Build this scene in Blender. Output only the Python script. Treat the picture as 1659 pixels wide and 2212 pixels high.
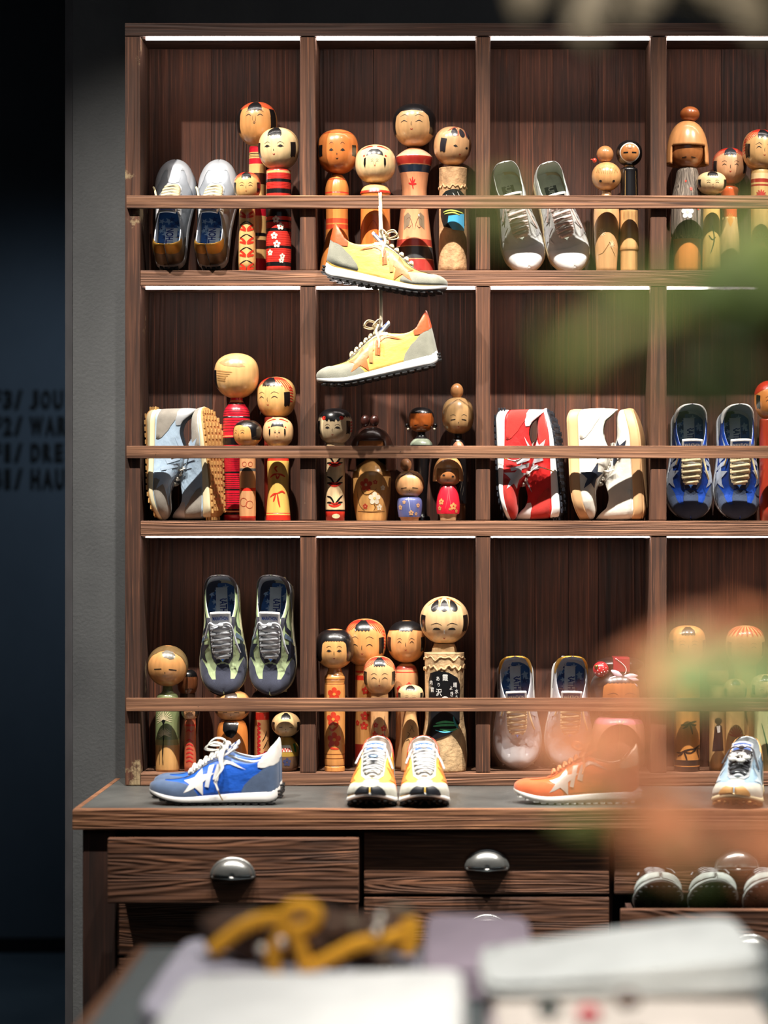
import bpy, bmesh, math, random
from mathutils import Vector, Matrix
from mathutils.geometry import delaunay_2d_cdt
random.seed(7)
PI = math.pi
for o in list(bpy.data.objects): bpy.data.objects.remove(o)
SC = bpy.context.scene
C = SC.collection

# ------------------------------------------------------------------ camera, world, lights
FPX = 5300.0; EYE = 1.455; VX = 1000.0; VY = 1139.0
cam_d = bpy.data.cameras.new('camera'); cam = bpy.data.objects.new('camera', cam_d); C.objects.link(cam)
cam.location = (0, 0, EYE); cam.rotation_euler = (PI/2, 0, 0)
cam_d.sensor_fit = 'VERTICAL'; cam_d.sensor_height = 36.0; cam_d.lens = FPX/2212*36.0
cam_d.shift_x = (829.5-VX)/2212; cam_d.shift_y = (VY-1106)/2212
cam_d.clip_start = 0.05
cam_d.dof.use_dof = True; cam_d.dof.focus_distance = 5.76; cam_d.dof.aperture_fstop = 1.9
SC.camera = cam
SC.view_settings.view_transform = 'Standard'; SC.view_settings.look = 'None'
SC.view_settings.gamma = 1.0; SC.view_settings.use_curve_mapping = False
SC.view_settings.exposure = 0.0

w = bpy.data.worlds.new('world'); SC.world = w; w.use_nodes = True
w.node_tree.nodes['Background'].inputs[0].default_value = (0.6, 0.75, 1.0, 1)
w.node_tree.nodes['Background'].inputs[1].default_value = 0.012

def spot(name, loc, aim, watts, size_deg, blend, radius, col):
    d = bpy.data.lights.new(name, 'SPOT'); d.energy = watts; d.spot_size = math.radians(size_deg)
    d.spot_blend = blend; d.shadow_soft_size = radius; d.color = col
    o = bpy.data.objects.new(name, d); C.objects.link(o); o.location = loc
    o.rotation_euler = (Vector(aim)-Vector(loc)).to_track_quat('-Z', 'Y').to_euler(); return o
def area(name, loc, aim, watts, sx, sy, col):
    d = bpy.data.lights.new(name, 'AREA'); d.shape = 'RECTANGLE'; d.size = sx; d.size_y = sy; d.energy = watts; d.color = col
    o = bpy.data.objects.new(name, d); C.objects.link(o); o.location = loc
    o.rotation_euler = (Vector(aim)-Vector(loc)).to_track_quat('-Z', 'Y').to_euler(); return o
WARM = (1.0, 0.93, 0.84)
for sx, tx, tz, e in ((-1.4, -0.15, .98, 500), (-0.45, -0.02, .98, 440), (0.45, 0.20, .98, 440), (1.6, 0.60, .98, 500)):
    spot('track_spot', (sx, 4.50, 4.0), (tx, 5.78, tz), e, 45, 0.8, 0.022, WARM)
spot('table_spot', (-0.1, 2.3, 3.6), (0.0, 3.0, 0.85), 235, 36, 0.6, 0.05, (1, .98, .95))
spot('plant_spot', (-0.5, -0.2, 3.6), (0.10, 1.05, 1.45), 480, 30, 0.6, 0.05, (1, .96, .90))
spot('branch_fill', (-0.5, 0.4, 3.8), (0.13, 1.9, 1.86), 420, 24, 0.7, 0.05, (1, .96, .90))  # extra lamp added only to brighten the beige petals
area('soft_room_fill', (0.3, 2.6, 3.6), (0.3, 4.8, 1.0), 9, 3.0, 2.5, (0.94, 0.96, 1.0))
spot('corridor_light', (-0.6, 7.0, 2.7), (-1.60, 8.4, 1.45), 40, 62, 1.0, 0.2, (0.62, 0.80, 1.0))
spot('corridor_light', (-1.9, 7.4, 2.4), (-1.75, 7.5, 0), 22, 50, 1.0, 0.2, (0.62, 0.82, 1.0))  # second spot added to lift the dark corridor floor

def P(px, py, D):
    return Vector(((px-VX)*D/FPX, D, EYE+(VY-py)*D/FPX))

# ------------------------------------------------------------------ tagging
def tag(o, label=None, cat=None, group=None, kind=None):
    if label: o['label'] = label
    if cat: o['category'] = cat
    if group: o['group'] = group
    if kind: o['kind'] = kind
    return o
def empty(name, loc, label=None, cat=None, group=None):
    o = bpy.data.objects.new(name, None); C.objects.link(o); o.location = loc; o.empty_display_size = .05
    return tag(o, label, cat, group)
def copy_tree(o, parent=None):
    c = o.copy(); C.objects.link(c)
    if parent: c.parent = parent
    for ch in list(o.children): copy_tree(ch, c)
    return c

# ------------------------------------------------------------------ materials
def lin(c):
    return tuple(((x/255)/12.92 if x/255 <= .04045 else ((x/255+.055)/1.055)**2.4) for x in c) + (1,)
_M = {}
def nt(name):
    m = bpy.data.materials.new(name); m.use_nodes = True
    return m, m.node_tree, m.node_tree.nodes['Principled BSDF']
def mat(rgb, kind='paint'):
    """kind: paint lacquered wood, dull, suede, nylon, leather, silver, gold, rubber, cloth, metal, bark, plastic"""
    k = (tuple(rgb), kind)
    if k in _M: return _M[k]
    m, t, b = nt(kind+'_%d_%d_%d' % tuple(rgb)); N = t.nodes; L = t.links
    col = lin(rgb); b.inputs['Base Color'].default_value = col
    R = dict(paint=.30, dull=.6, suede=.95, nylon=.42, leather=.42, silver=.38, gold=.42, rubber=.55, cloth=.9, metal=.32, bark=.85, plastic=.3)[kind]
    b.inputs['Roughness'].default_value = R
    tc = N.new('ShaderNodeTexCoord')
    def noise(scale, detail=3, vs=(1, 1, 1)):
        mp = N.new('ShaderNodeMapping'); mp.inputs['Scale'].default_value = vs
        L.new(tc.outputs['Object'], mp.inputs[0])
        n = N.new('ShaderNodeTexNoise'); n.inputs['Scale'].default_value = scale; n.inputs['Detail'].default_value = detail
        L.new(mp.outputs[0], n.inputs['Vector']); return n.outputs['Fac']
    def vary(fac, lo, hi):
        r = N.new('ShaderNodeMapRange'); r.inputs[1].default_value = .3; r.inputs[2].default_value = .7
        r.inputs[3].default_value = lo; r.inputs[4].default_value = hi; L.new(fac, r.inputs[0])
        x = N.new('ShaderNodeMix'); x.data_type = 'RGBA'; x.blend_type = 'MULTIPLY'; x.inputs[0].default_value = 1
        x.inputs[6].default_value = col; L.new(r.outputs[0], x.inputs[7]); L.new(x.outputs[2], b.inputs['Base Color'])
    def bump(fac, s, d):
        q = N.new('ShaderNodeBump'); q.inputs['Strength'].default_value = s; q.inputs['Distance'].default_value = d
        L.new(fac, q.inputs['Height']); L.new(q.outputs[0], b.inputs['Normal'])
    if kind == 'paint':
        vary(noise(60, 4, (1.5, 1.5, .12)), .80, 1.10); b.inputs['Coat Weight'].default_value = .6; b.inputs['Coat Roughness'].default_value = .14
    elif kind == 'suede':
        f = noise(700, 2); vary(noise(45, 4), .82, 1.12); bump(f, .5, .001); b.inputs['Sheen Weight'].default_value = .2
    elif kind == 'nylon':
        vary(noise(30, 3), .86, 1.08); bump(noise(42, 3, (1, 2.2, 1.6)), .55, .004)
    elif kind == 'leather':
        bump(noise(90, 3), .35, .002); vary(noise(30, 3), .9, 1.05)
    elif kind in ('silver', 'gold', 'metal'):
        b.inputs['Metallic'].default_value = .85; bump(noise(60 if kind != 'gold' else 900, 3), .3, .002)
        if kind == 'silver': b.inputs['Metallic'].default_value = .30
    elif kind == 'cloth':
        vary(noise(14, 4), .86, 1.05); bump(noise(300, 2), .3, .001)
    elif kind == 'bark':
        vary(noise(40, 6, (1, 1, .5)), .55, 1.2); bump(noise(60, 5), 1, .004)
    elif kind == 'dull':
        vary(noise(40, 4, (1, 1, .3)), .8, 1.1)
    _M[k] = m; return m
def emis(name, rgb, s):
    m, t, b = nt(name); b.inputs['Base Color'].default_value = lin(rgb)
    b.inputs['Emission Color'].default_value = lin(rgb); b.inputs['Emission Strength'].default_value = s; return m
def wood(name, dark, light, axis='Z', ring=34, across=9.0, rough=.78, bumpd=.002, scuff=None, along=.9, ringw=.28):
    m, t, b = nt(name); N = t.nodes; L = t.links
    tc = N.new('ShaderNodeTexCoord'); oi = N.new('ShaderNodeObjectInfo')
    ad = N.new('ShaderNodeVectorMath'); ad.operation = 'ADD'
    mu = N.new('ShaderNodeMath'); mu.operation = 'MULTIPLY'; mu.inputs[1].default_value = 7.3
    L.new(oi.outputs['Random'], mu.inputs[0]); L.new(tc.outputs['Object'], ad.inputs[0]); L.new(mu.outputs[0], ad.inputs[1])
    s = {'X': (along, across, across), 'Z': (across, across, along)}[axis]
    mp = N.new('ShaderNodeMapping'); mp.inputs['Scale'].default_value = s; L.new(ad.outputs[0], mp.inputs[0])
    n1 = N.new('ShaderNodeTexNoise'); n1.inputs['Scale'].default_value = 1.0; n1.inputs['Detail'].default_value = 3; n1.inputs['Roughness'].default_value = .45
    n1.inputs['Distortion'].default_value = .35; L.new(mp.outputs[0], n1.inputs['Vector'])
    rg = N.new('ShaderNodeMath'); rg.operation = 'MULTIPLY'; rg.inputs[1].default_value = ring*PI; L.new(n1.outputs['Fac'], rg.inputs[0])
    sn = N.new('ShaderNodeMath'); sn.operation = 'SINE'; L.new(rg.outputs[0], sn.inputs[0])
    h = N.new('ShaderNodeMapRange'); h.inputs[1].default_value = -1; h.inputs[2].default_value = 1; L.new(sn.outputs[0], h.inputs[0])
    s2 = {'X': (3, 160, 160), 'Z': (160, 160, 3)}[axis]
    mp2 = N.new('ShaderNodeMapping'); mp2.inputs['Scale'].default_value = s2; L.new(ad.outputs[0], mp2.inputs[0])
    n2 = N.new('ShaderNodeTexNoise'); n2.inputs['Scale'].default_value = 1; n2.inputs['Detail'].default_value = 4; L.new(mp2.outputs[0], n2.inputs['Vector'])
    n3 = N.new('ShaderNodeTexNoise'); n3.inputs['Scale'].default_value = 5; n3.inputs['Detail'].default_value = 4; L.new(ad.outputs[0], n3.inputs['Vector'])
    def mth(op, a, bb):
        q = N.new('ShaderNodeMath'); q.operation = op
        for i, v in enumerate((a, bb)):
            if isinstance(v, (int, float)): q.inputs[i].default_value = v
            else: L.new(v, q.inputs[i])
        return q.outputs[0]
    f = mth('ADD', mth('MULTIPLY', h.outputs[0], ringw), mth('ADD', mth('MULTIPLY', n2.outputs['Fac'], .75), mth('MULTIPLY', n3.outputs['Fac'], .55)))
    r = N.new('ShaderNodeMapRange'); r.inputs[1].default_value = .45; r.inputs[2].default_value = 1.15; L.new(f, r.inputs[0])
    mx = N.new('ShaderNodeMix'); mx.data_type = 'RGBA'; mx.inputs[6].default_value = lin(dark); mx.inputs[7].default_value = lin(light); L.new(r.outputs[0], mx.inputs[0])
    out = mx.outputs[2]
    def streak(across_, along_, lo, hi, colr, amt, src):
        mp5 = N.new('ShaderNodeMapping'); mp5.inputs['Scale'].default_value = {'X': (along_, across_, across_), 'Z': (across_, across_, along_)}[axis]; L.new(ad.outputs[0], mp5.inputs[0])
        n5 = N.new('ShaderNodeTexNoise'); n5.inputs['Scale'].default_value = 1; n5.inputs['Detail'].default_value = 3; n5.inputs['Distortion'].default_value = .25; L.new(mp5.outputs[0], n5.inputs['Vector'])
        q5 = N.new('ShaderNodeMapRange'); q5.inputs[1].default_value = lo; q5.inputs[2].default_value = hi; q5.inputs[4].default_value = amt; L.new(n5.outputs['Fac'], q5.inputs[0])
        m5 = N.new('ShaderNodeMix'); m5.data_type = 'RGBA'; L.new(q5.outputs[0], m5.inputs[0]); L.new(src, m5.inputs[6]); m5.inputs[7].default_value = lin(colr); return m5.outputs[2]
    lc = tuple(min(255, c*1.45+14) for c in light); dc = tuple(c*.35 for c in dark)
    out = streak(230, 2.2, .60, .70, lc, .42, out)
    out = streak(420, 9, .60, .72, lc, .28, out)
    out = streak(55, .9, .665, .70, dc, .7, out)
    if scuff:
        n4 = N.new('ShaderNodeTexNoise'); n4.inputs['Scale'].default_value = scuff[1]; n4.inputs['Detail'].default_value = 8; n4.inputs['Roughness'].default_value = .7
        L.new(ad.outputs[0], n4.inputs['Vector'])
        q = N.new('ShaderNodeMapRange'); q.inputs[1].default_value = scuff[2]; q.inputs[2].default_value = scuff[2]+.04; L.new(n4.outputs['Fac'], q.inputs[0])
        m2 = N.new('ShaderNodeMix'); m2.data_type = 'RGBA'; L.new(q.outputs[0], m2.inputs[0]); L.new(out, m2.inputs[6]); m2.inputs[7].default_value = lin(scuff[0]); out = m2.outputs[2]
    L.new(out, b.inputs['Base Color']); b.inputs['Roughness'].default_value = rough
    bp = N.new('ShaderNodeBump'); bp.inputs['Strength'].default_value = .8; bp.inputs['Distance'].default_value = bumpd
    L.new(mth('ADD', mth('MULTIPLY', h.outputs[0], .6), n2.outputs['Fac']), bp.inputs['Height']); L.new(bp.outputs[0], b.inputs['Normal'])
    return m
def plaster(name, a, bcol, scale, rough=.8, st=(1, 1, .6)):
    m, t, b = nt(name); N = t.nodes; L = t.links
    tc = N.new('ShaderNodeTexCoord'); mp = N.new('ShaderNodeMapping'); mp.inputs['Scale'].default_value = st; L.new(tc.outputs['Object'], mp.inputs[0])
    n = N.new('ShaderNodeTexNoise'); n.inputs['Scale'].default_value = scale; n.inputs['Detail'].default_value = 8; n.inputs['Roughness'].default_value = .6; L.new(mp.outputs[0], n.inputs['Vector'])
    r = N.new('ShaderNodeValToRGB'); r.color_ramp.elements[0].color = lin(a); r.color_ramp.elements[1].color = lin(bcol)
    r.color_ramp.elements[0].position = .3; r.color_ramp.elements[1].position = .7
    L.new(n.outputs['Fac'], r.inputs[0]); L.new(r.outputs[0], b.inputs['Base Color']); b.inputs['Roughness'].default_value = rough
    n2 = N.new('ShaderNodeTexNoise'); n2.inputs['Scale'].default_value = 130; n2.inputs['Detail'].default_value = 4; L.new(tc.outputs['Object'], n2.inputs['Vector'])
    bp = N.new('ShaderNodeBump'); bp.inputs['Strength'].default_value = .35; bp.inputs['Distance'].default_value = .003; L.new(n2.outputs['Fac'], bp.inputs['Height']); L.new(bp.outputs[0], b.inputs['Normal'])
    return m

# ------------------------------------------------------------------ mesh builder
class MB:
    def __init__(s): s.v = []; s.f = []; s.mi = []; s.mats = []; s.sm = []
    def slot(s, m):
        if m not in s.mats: s.mats.append(m)
        return s.mats.index(m)
    def add(s, vs, fs, m, smooth=True):
        o = len(s.v); k = s.slot(m); s.v += [tuple(x) for x in vs]
        for f in fs: s.f.append(tuple(i+o for i in f)); s.mi.append(k); s.sm.append(smooth)
    def build(s, name, parent=None, xf=None, wn=False):
        me = bpy.data.meshes.new(name)
        vs = s.v if xf is None else [tuple(xf @ Vector(q)) for q in s.v]
        me.from_pydata(vs, [], s.f)
        for m in s.mats: me.materials.append(m)
        me.polygons.foreach_set('material_index', s.mi); me.polygons.foreach_set('use_smooth', s.sm); me.update()
        o = bpy.data.objects.new(name, me); C.objects.link(o)
        if parent: o.parent = parent
        return o
    def box(s, lo, hi, m, bev=0.0):
        bm = bmesh.new(); bmesh.ops.create_cube(bm, size=1)
        for q in bm.verts: q.co = Vector([lo[i]+(hi[i]-lo[i])*(q.co[i]+.5) for i in range(3)])
        if bev: bmesh.ops.bevel(bm, geom=list(bm.edges), offset=bev, segments=2, affect='EDGES', profile=.6)
        bm.verts.index_update(); s.add([q.co for q in bm.verts], [[q.index for q in f.verts] for f in bm.faces], m, False); bm.free()
    def ell(s, c, r, m, seg=20, rings=14, rot=None):
        vs = []; fs = []
        for i in range(rings+1):
            ph = PI*i/rings
            for j in range(seg):
                th = 2*PI*j/seg; q = Vector((r[0]*math.sin(ph)*math.cos(th), r[1]*math.sin(ph)*math.sin(th), r[2]*math.cos(ph)))
                if rot: q = rot @ q
                vs.append(q+Vector(c))
        for i in range(rings):
            for j in range(seg):
                a = i*seg+j; b = i*seg+(j+1) % seg; fs.append((a, a+seg, b+seg, b))
        s.add(vs, fs, m)
    def tube(s, pts, w, h, m, up=Vector((0, 0, 1)), seg=8, taper=None):
        """elliptic sweep: w half-width across, h half-thickness along 'up'"""
        pts = [Vector(p) for p in pts]; n = len(pts); vs = []; fs = []; prev = None
        for i, p in enumerate(pts):
            t = (pts[min(i+1, n-1)]-pts[max(i-1, 0)]); t = t.normalized() if t.length > 1e-9 else Vector((1, 0, 0))
            u = up if not callable(up) else up(p)
            sd = t.cross(u)
            if sd.length < 1e-4: sd = prev if prev else t.orthogonal()
            sd.normalize()
            if prev and sd.dot(prev) < 0 and not callable(up): sd = -sd
            prev = sd; nn = sd.cross(t).normalized(); k = taper(i/(n-1)) if taper else 1
            for j in range(seg):
                a = 2*PI*j/seg; vs.append(p+sd*(w*k*math.cos(a))+nn*(h*k*math.sin(a)))
        for i in range(n-1):
            for j in range(seg):
                a = i*seg+j; b = i*seg+(j+1) % seg; fs.append((a, b, b+seg, a+seg))
        fs.append(tuple(range(seg))[::-1]); fs.append(tuple(range((n-1)*seg, n*seg)))
        s.add(vs, fs, m)
def cr(pts, n=8):
    """Catmull-Rom through points"""
    pts = [Vector(p) for p in pts]; out = []
    for i in range(len(pts)-1):
        p0 = pts[max(i-1, 0)]; p1 = pts[i]; p2 = pts[i+1]; p3 = pts[min(i+2, len(pts)-1)]
        for k in range(n):
            t = k/n; out.append(.5*((2*p1)+(p2-p0)*t+(2*p0-5*p1+4*p2-p3)*t*t+(3*p1-p0-3*p2+p3)*t**3))
    out.append(pts[-1]); return out
def itp(tab, x):
    """smooth interpolation in a table of (x, y)"""
    if x <= tab[0][0]: return tab[0][1]
    if x >= tab[-1][0]: return tab[-1][1]
    for i in range(len(tab)-1):
        if x <= tab[i+1][0]: break
    x0, y0 = tab[i]; x1, y1 = tab[i+1]; h = x1-x0; d = (y1-y0)/h
    dm = (y0-tab[i-1][1])/(x0-tab[i-1][0]) if i > 0 else d
    dp = (tab[i+2][1]-y1)/(tab[i+2][0]-x1) if i+2 < len(tab) else d
    m0 = 0 if dm*d <= 0 else 2*dm*d/(dm+d); m1 = 0 if dp*d <= 0 else 2*dp*d/(dp+d)
    t = (x-x0)/h
    return (2*t**3-3*t*t+1)*y0+(t**3-2*t*t+t)*h*m0+(-2*t**3+3*t*t)*y1+(t**3-t*t)*h*m1

# ---- painted marks laid on a surface map f(u, v) -> (point, normal)
def decal(mb, f, poly, m, off=.0003, step=.12, asp=1.0):
    P2 = [Vector((p[0], p[1]*asp)) for p in poly]; n = len(P2)
    vs = []
    for i in range(n):
        a = P2[i]; b = P2[(i+1) % n]; k = max(1, int((b-a).length/step))
        for j in range(k): vs.append(a+(b-a)*(j/k))
    ne = len(vs); ed = [(i, (i+1) % ne) for i in range(ne)]
    x0 = min(p.x for p in vs); x1 = max(p.x for p in vs); y0 = min(p.y for p in vs); y1 = max(p.y for p in vs)
    x = x0+step/2
    while x < x1:
        y = y0+step/2
        while y < y1:
            q = Vector((x, y)); ins = False; j = ne-1; near = False
            for i in range(ne):
                a = vs[i]; b = vs[j]
                if (a.y > q.y) != (b.y > q.y) and q.x < (b.x-a.x)*(q.y-a.y)/(b.y-a.y)+a.x: ins = not ins
                if (a-q).length < step*.35: near = True
                j = i
            if ins and not near: vs.append(q)
            y += step
        x += step
    r = delaunay_2d_cdt(vs, ed, [], 1, 1e-6)
    out = []
    for q in r[0]:
        p, nn = f(q.x, q.y/asp); out.append(p+nn*off)
    fs = []
    for t in r[2]:
        a, b, c = (out[i] for i in t[:3]); nrm = (b-a).cross(c-a)
        q = (r[0][t[0]]+r[0][t[1]]+r[0][t[2]])/3; _, nn = f(q.x, q.y/asp)
        fs.append(tuple(t) if nrm.dot(nn) >= 0 else tuple(t[::-1]))
    mb.add(out, fs, m)
def stroke(mb, f, pts, wd, m, off=.0004, n=6, asp=1.0, taper=True):
    q = cr([Vector((p[0], p[1]*asp, 0)) for p in pts], n); vs = []; fs = []; N = len(q)
    for i, p in enumerate(q):
        t = q[min(i+1, N-1)]-q[max(i-1, 0)]; s = Vector((-t.y, t.x, 0)).normalized()
        k = (.35+.65*math.sin(PI*(i+.4)/(N-.2))) if taper else 1
        for sg in (-1, 1):
            e = p+s*(sg*wd/2*k); pp, nn = f(e.x, e.y/asp); vs.append(pp+nn*off)
    for i in range(N-1):
        a = 2*i; fs.append((a, a+2, a+3, a+1))
    # orientation
    pm, nn = f(q[0].x, q[0].y/asp)
    v = [Vector(x) for x in vs[:4]]
    if len(v) == 4 and (v[2]-v[0]).cross(v[3]-v[0]).dot(nn) < 0: fs = [x[::-1] for x in fs]
    mb.add(vs, fs, m)
def disc(cx, cy, rx, ry, n=14, rot=0):
    o = []
    for i in range(n):
        a = 2*PI*i/n; x = rx*math.cos(a); y = ry*math.sin(a); o.append((cx+x*math.cos(rot)-y*math.sin(rot), cy+x*math.sin(rot)+y*math.cos(rot)))
    return o
def star(cx, cy, r, r2, n=5, rot=PI/2, sx=1, sy=1):
    return [(cx+sx*(r if i % 2 == 0 else r2)*math.cos(rot+PI*i/n), cy+sy*(r if i % 2 == 0 else r2)*math.sin(rot+PI*i/n)) for i in range(2*n)]
_T = {}
def text2d(txt, bold=.0):
    k = (txt, bold)
    if k in _T: return _T[k]
    cu = bpy.data.curves.new('t', 'FONT'); cu.body = txt; cu.offset = bold; cu.resolution_u = 3; cu.align_x = 'CENTER'; cu.align_y = 'CENTER'; cu.size = 1
    o = bpy.data.objects.new('t', cu); C.objects.link(o); bpy.context.view_layer.update()
    dg = bpy.context.evaluated_depsgraph_get(); e = o.evaluated_get(dg); me = e.to_mesh()
    vs = [tuple(v.co)[:2] for v in me.vertices]; fs = [tuple(p.vertices) for p in me.polygons]
    e.to_mesh_clear(); bpy.data.objects.remove(o); bpy.data.curves.remove(cu)
    _T[k] = (vs, fs); return _T[k]
def text_on(mb, f, txt, cx, cy, sx, sy, m, rot=0, off=.0005, bold=.02):
    vs, fs = text2d(txt, bold); o = []
    c, s = math.cos(rot), math.sin(rot)
    for x, y in vs:
        x *= sx; y *= sy; p, n = f(cx+x*c-y*s, cy+x*s+y*c); o.append(p+n*off)
    mb.add(o, fs, m, False)
# ------------------------------------------------------------------ the room
WALL = 5.93; BACK = 5.918; CF = 5.75
def struct(name, mb, label=None):
    o = mb.build(name); o['kind'] = 'structure'
    if label: o['label'] = label
    return o
m_conc = plaster('grey_plaster', (74, 76, 78), (104, 106, 107), 2.2)
m_concd = plaster('dark_plaster', (26, 27, 30), (36, 38, 42), 2.0)
m_floor = plaster('concrete_floor', (70, 82, 92), (104, 116, 124), 1.6, .45, (1, 1, 1))
m_far = plaster('far_plaster', (78, 88, 98), (96, 106, 116), 1.4)
b = MB(); b.box((-4, -1.5, -.05), (4, 8.6, 0), m_floor); struct('floor', b)
b = MB(); b.box((-4, -1.5, 4.3), (4, 8.6, 4.4), m_concd); struct('ceiling', b)
xw = P(157, 0, WALL).x
b = MB(); b.box((xw, WALL, 0), (4, WALL+.2, 4.3), m_conc); struct('wall_back', b)
b = MB(); b.box((P(141, 0, WALL).x, WALL-.002, 0), (xw, WALL+.2, 4.3), mat((74, 73, 76), 'dull')); struct('trim_1', b)
b = MB(); b.box((-4, 8.40, 0), (4, 8.6, 4.3), m_far); struct('wall_far', b)
b = MB(); b.box((-4, -1.5, 0), (-3.9, 8.6, 4.3), m_concd); struct('wall_left', b)
b = MB(); b.box((3.9, -1.5, 0), (4, 8.6, 4.3), m_concd); struct('wall_right', b)
b = MB(); b.box((-4, -1.6, 0), (4, -1.5, 4.3), m_concd); struct('wall_front', b)
b = MB(); b.box((-3.9, 8.385, 0), (3.9, 8.40, .05), mat((8, 8, 9), 'rubber')); struct('baseboard_far', b)
# wall lettering, black letters fixed on the far wall
mblk = mat((6, 6, 7), 'dull')
sg = empty('wall_lettering', P(70, 1060, 8.398), 'black floor directory lettering in four lines on the dark far wall', 'sign')
for rowc, yt, yb in (((('F', -14, 3), ('3', 8, 27), ('/', 31, 50), ('J', 65, 83), ('O', 89, 110), ('U', 116, 137)), 842, 884), ((('F', -14, 3), ('2', 8, 26), ('/', 31, 50), ('W', 65, 95), ('A', 98, 120), ('R', 125, 147)), 899, 941),
                     ((('F', -14, 3), ('1', 11, 23), ('/', 31, 50), ('D', 67, 87), ('R', 93, 113), ('E', 119, 137)), 957, 998), ((('B', -14, 5), ('1', 11, 23), ('/', 31, 50), ('H', 67, 87), ('A', 92, 115), ('U', 120, 140)), 1012, 1057)):
    mb = MB(); root = sg.location
    for ch, xa, xb in rowc:
        vs, fs = text2d(ch, .05); x0 = min(v[0] for v in vs); x1 = max(v[0] for v in vs); y0 = min(v[1] for v in vs); y1 = max(v[1] for v in vs); o = []
        for q in (0, 1):
            for x, y in vs: o.append(P(xa+(x-x0)/(x1-x0)*(xb-xa), yb-(y-y0)/(y1-y0)*(yb-yt), 8.394 if q == 0 else 8.399)-root)
        mb.add(o, list(fs)+[tuple(i+len(vs) for i in f[::-1]) for f in fs], mblk, False)
    mb.build('letter_row', sg)

# ------------------------------------------------------------------ display shelf
Wv = wood('shelf_upright', (44, 23, 13), (108, 67, 43), 'Z', ring=40, ringw=.14, along=.35, scuff=((168, 148, 116), 14, .71))
Wpost = wood('outer_post', (38, 21, 14), (98, 60, 40), 'Z', ring=40, ringw=.16, along=.35, scuff=((150, 130, 98), 5, .60))
Wh = wood('shelf_board', (64, 38, 26), (150, 106, 78), 'X', ring=60, ringw=.13, across=14, bumpd=.0015, along=.35)
Wrail = wood('rail_board', (72, 43, 29), (150, 106, 76), 'X', ring=30, ringw=.14, across=10, along=.3, scuff=((52, 28, 18), 60, .67))
Wb = [wood('back_plank_%d' % i, d, l, 'Z', ring=r, across=6+i, rough=.75, bumpd=.0025, ringw=.13, along=.35) for i, (d, l, r) in enumerate((((34, 15, 7), (96, 51, 30), 40), ((40, 19, 10), (104, 57, 35), 30), ((28, 12, 6), (84, 44, 26), 50)))]
Wtop = wood('head_board', (38, 21, 14), (74, 45, 32), 'X', along=.35, ringw=.15)
LED = emis('led_glow', (255, 246, 240), 40)
sh0 = P(270, 1697, CF); SHZ = sh0.z
shelf = empty('display_shelf', (sh0.x, CF, SHZ), 'tall dark stained wooden wall shelf with square bays on the worktop', 'shelf')
def spart(name, lo, hi, m, bev=.002):
    b = MB(); r = shelf.location
    b.box([lo[i]-r[i] for i in range(3)], [hi[i]-r[i] for i in range(3)], m, bev); return b.build(name, shelf)
X = lambda px, D=CF: (px-VX)*D/FPX
Z = lambda py, D=CF: EYE+(VY-py)*D/FPX
XR = X(2180)
spart('outer_post', (X(270), CF, SHZ), (X(303), BACK, Z(78)), Wpost, .0025)
spart('top_board', (X(270), CF-.002, Z(78)), (XR, BACK, Z(50)), Wtop, .002)
ROW = {1: Z(584), 2: Z(1125), 3: Z(1670)}
SB = {1: Z(618), 2: Z(1158), 3: SHZ}
for r in (1, 2, 3): spart('shelf_board', (X(303)+.0005, CF-.001, SB[r]), (XR, BACK, ROW[r]), Wh, .002)
divs = [(648, 682), (1028, 1059), (1405, 1440), (1784, 1818)]
tops = {1: Z(78), 2: SB[1], 3: SB[2]}
for r in (1, 2, 3):
    for a, c in divs: spart('divider', (X(a), CF+.001, ROW[r]+.0003), (X(c), BACK, tops[r]-.0003), Wv, .003)
edges = [303]+[v for d in divs for v in d]+[2180]
for r in (1, 2, 3):
    for k in range(5):
        xa = X(edges[2*k]); xb = X(edges[2*k+1]); n = (3, 3, 4, 3, 3)[k]; x = xa
        if r == 3 and k > 3: continue
        for i in range(n):
            ww = (xb-xa)/n*(1+.25*math.sin(5*i+k*2+r)) if i < n-1 else xb-x
            spart('back_plank', (x+.0004, BACK-.012+.001*((i+k) % 2), ROW[r]), (min(x+ww, xb)-.0004, BACK, tops[r]), Wb[(i+k+r) % 3], .001); x += ww
        hh = (.0062, .0058, .0028)[r-1]; z = tops[r]
        spart('led_carrier', (xa+.0005, CF+.014, z-.0035), (xb-.0005, CF+.034, z), Wtop, .001)
        st = spart('led_strip', (xa+.002 if k else xa+.012, CF+.008, z-.001-hh), (xb-.002, CF+.013, z-.001), LED, 0); st['label'] = 'glowing white strip light'
RY0 = CF-.0125
rails = {1: (422, 450, 273), 2: (963, 990, 273), 3: (1508, 1537, 272)}
RAIL = {}
for r, (a, c, l) in rails.items():
    s = RY0; spart('front_rail', (X(l, s), s, Z(c, s)), (XR, CF-.0012, Z(a, s)), Wrail, .0016); RAIL[r] = Z(a, s)

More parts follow.
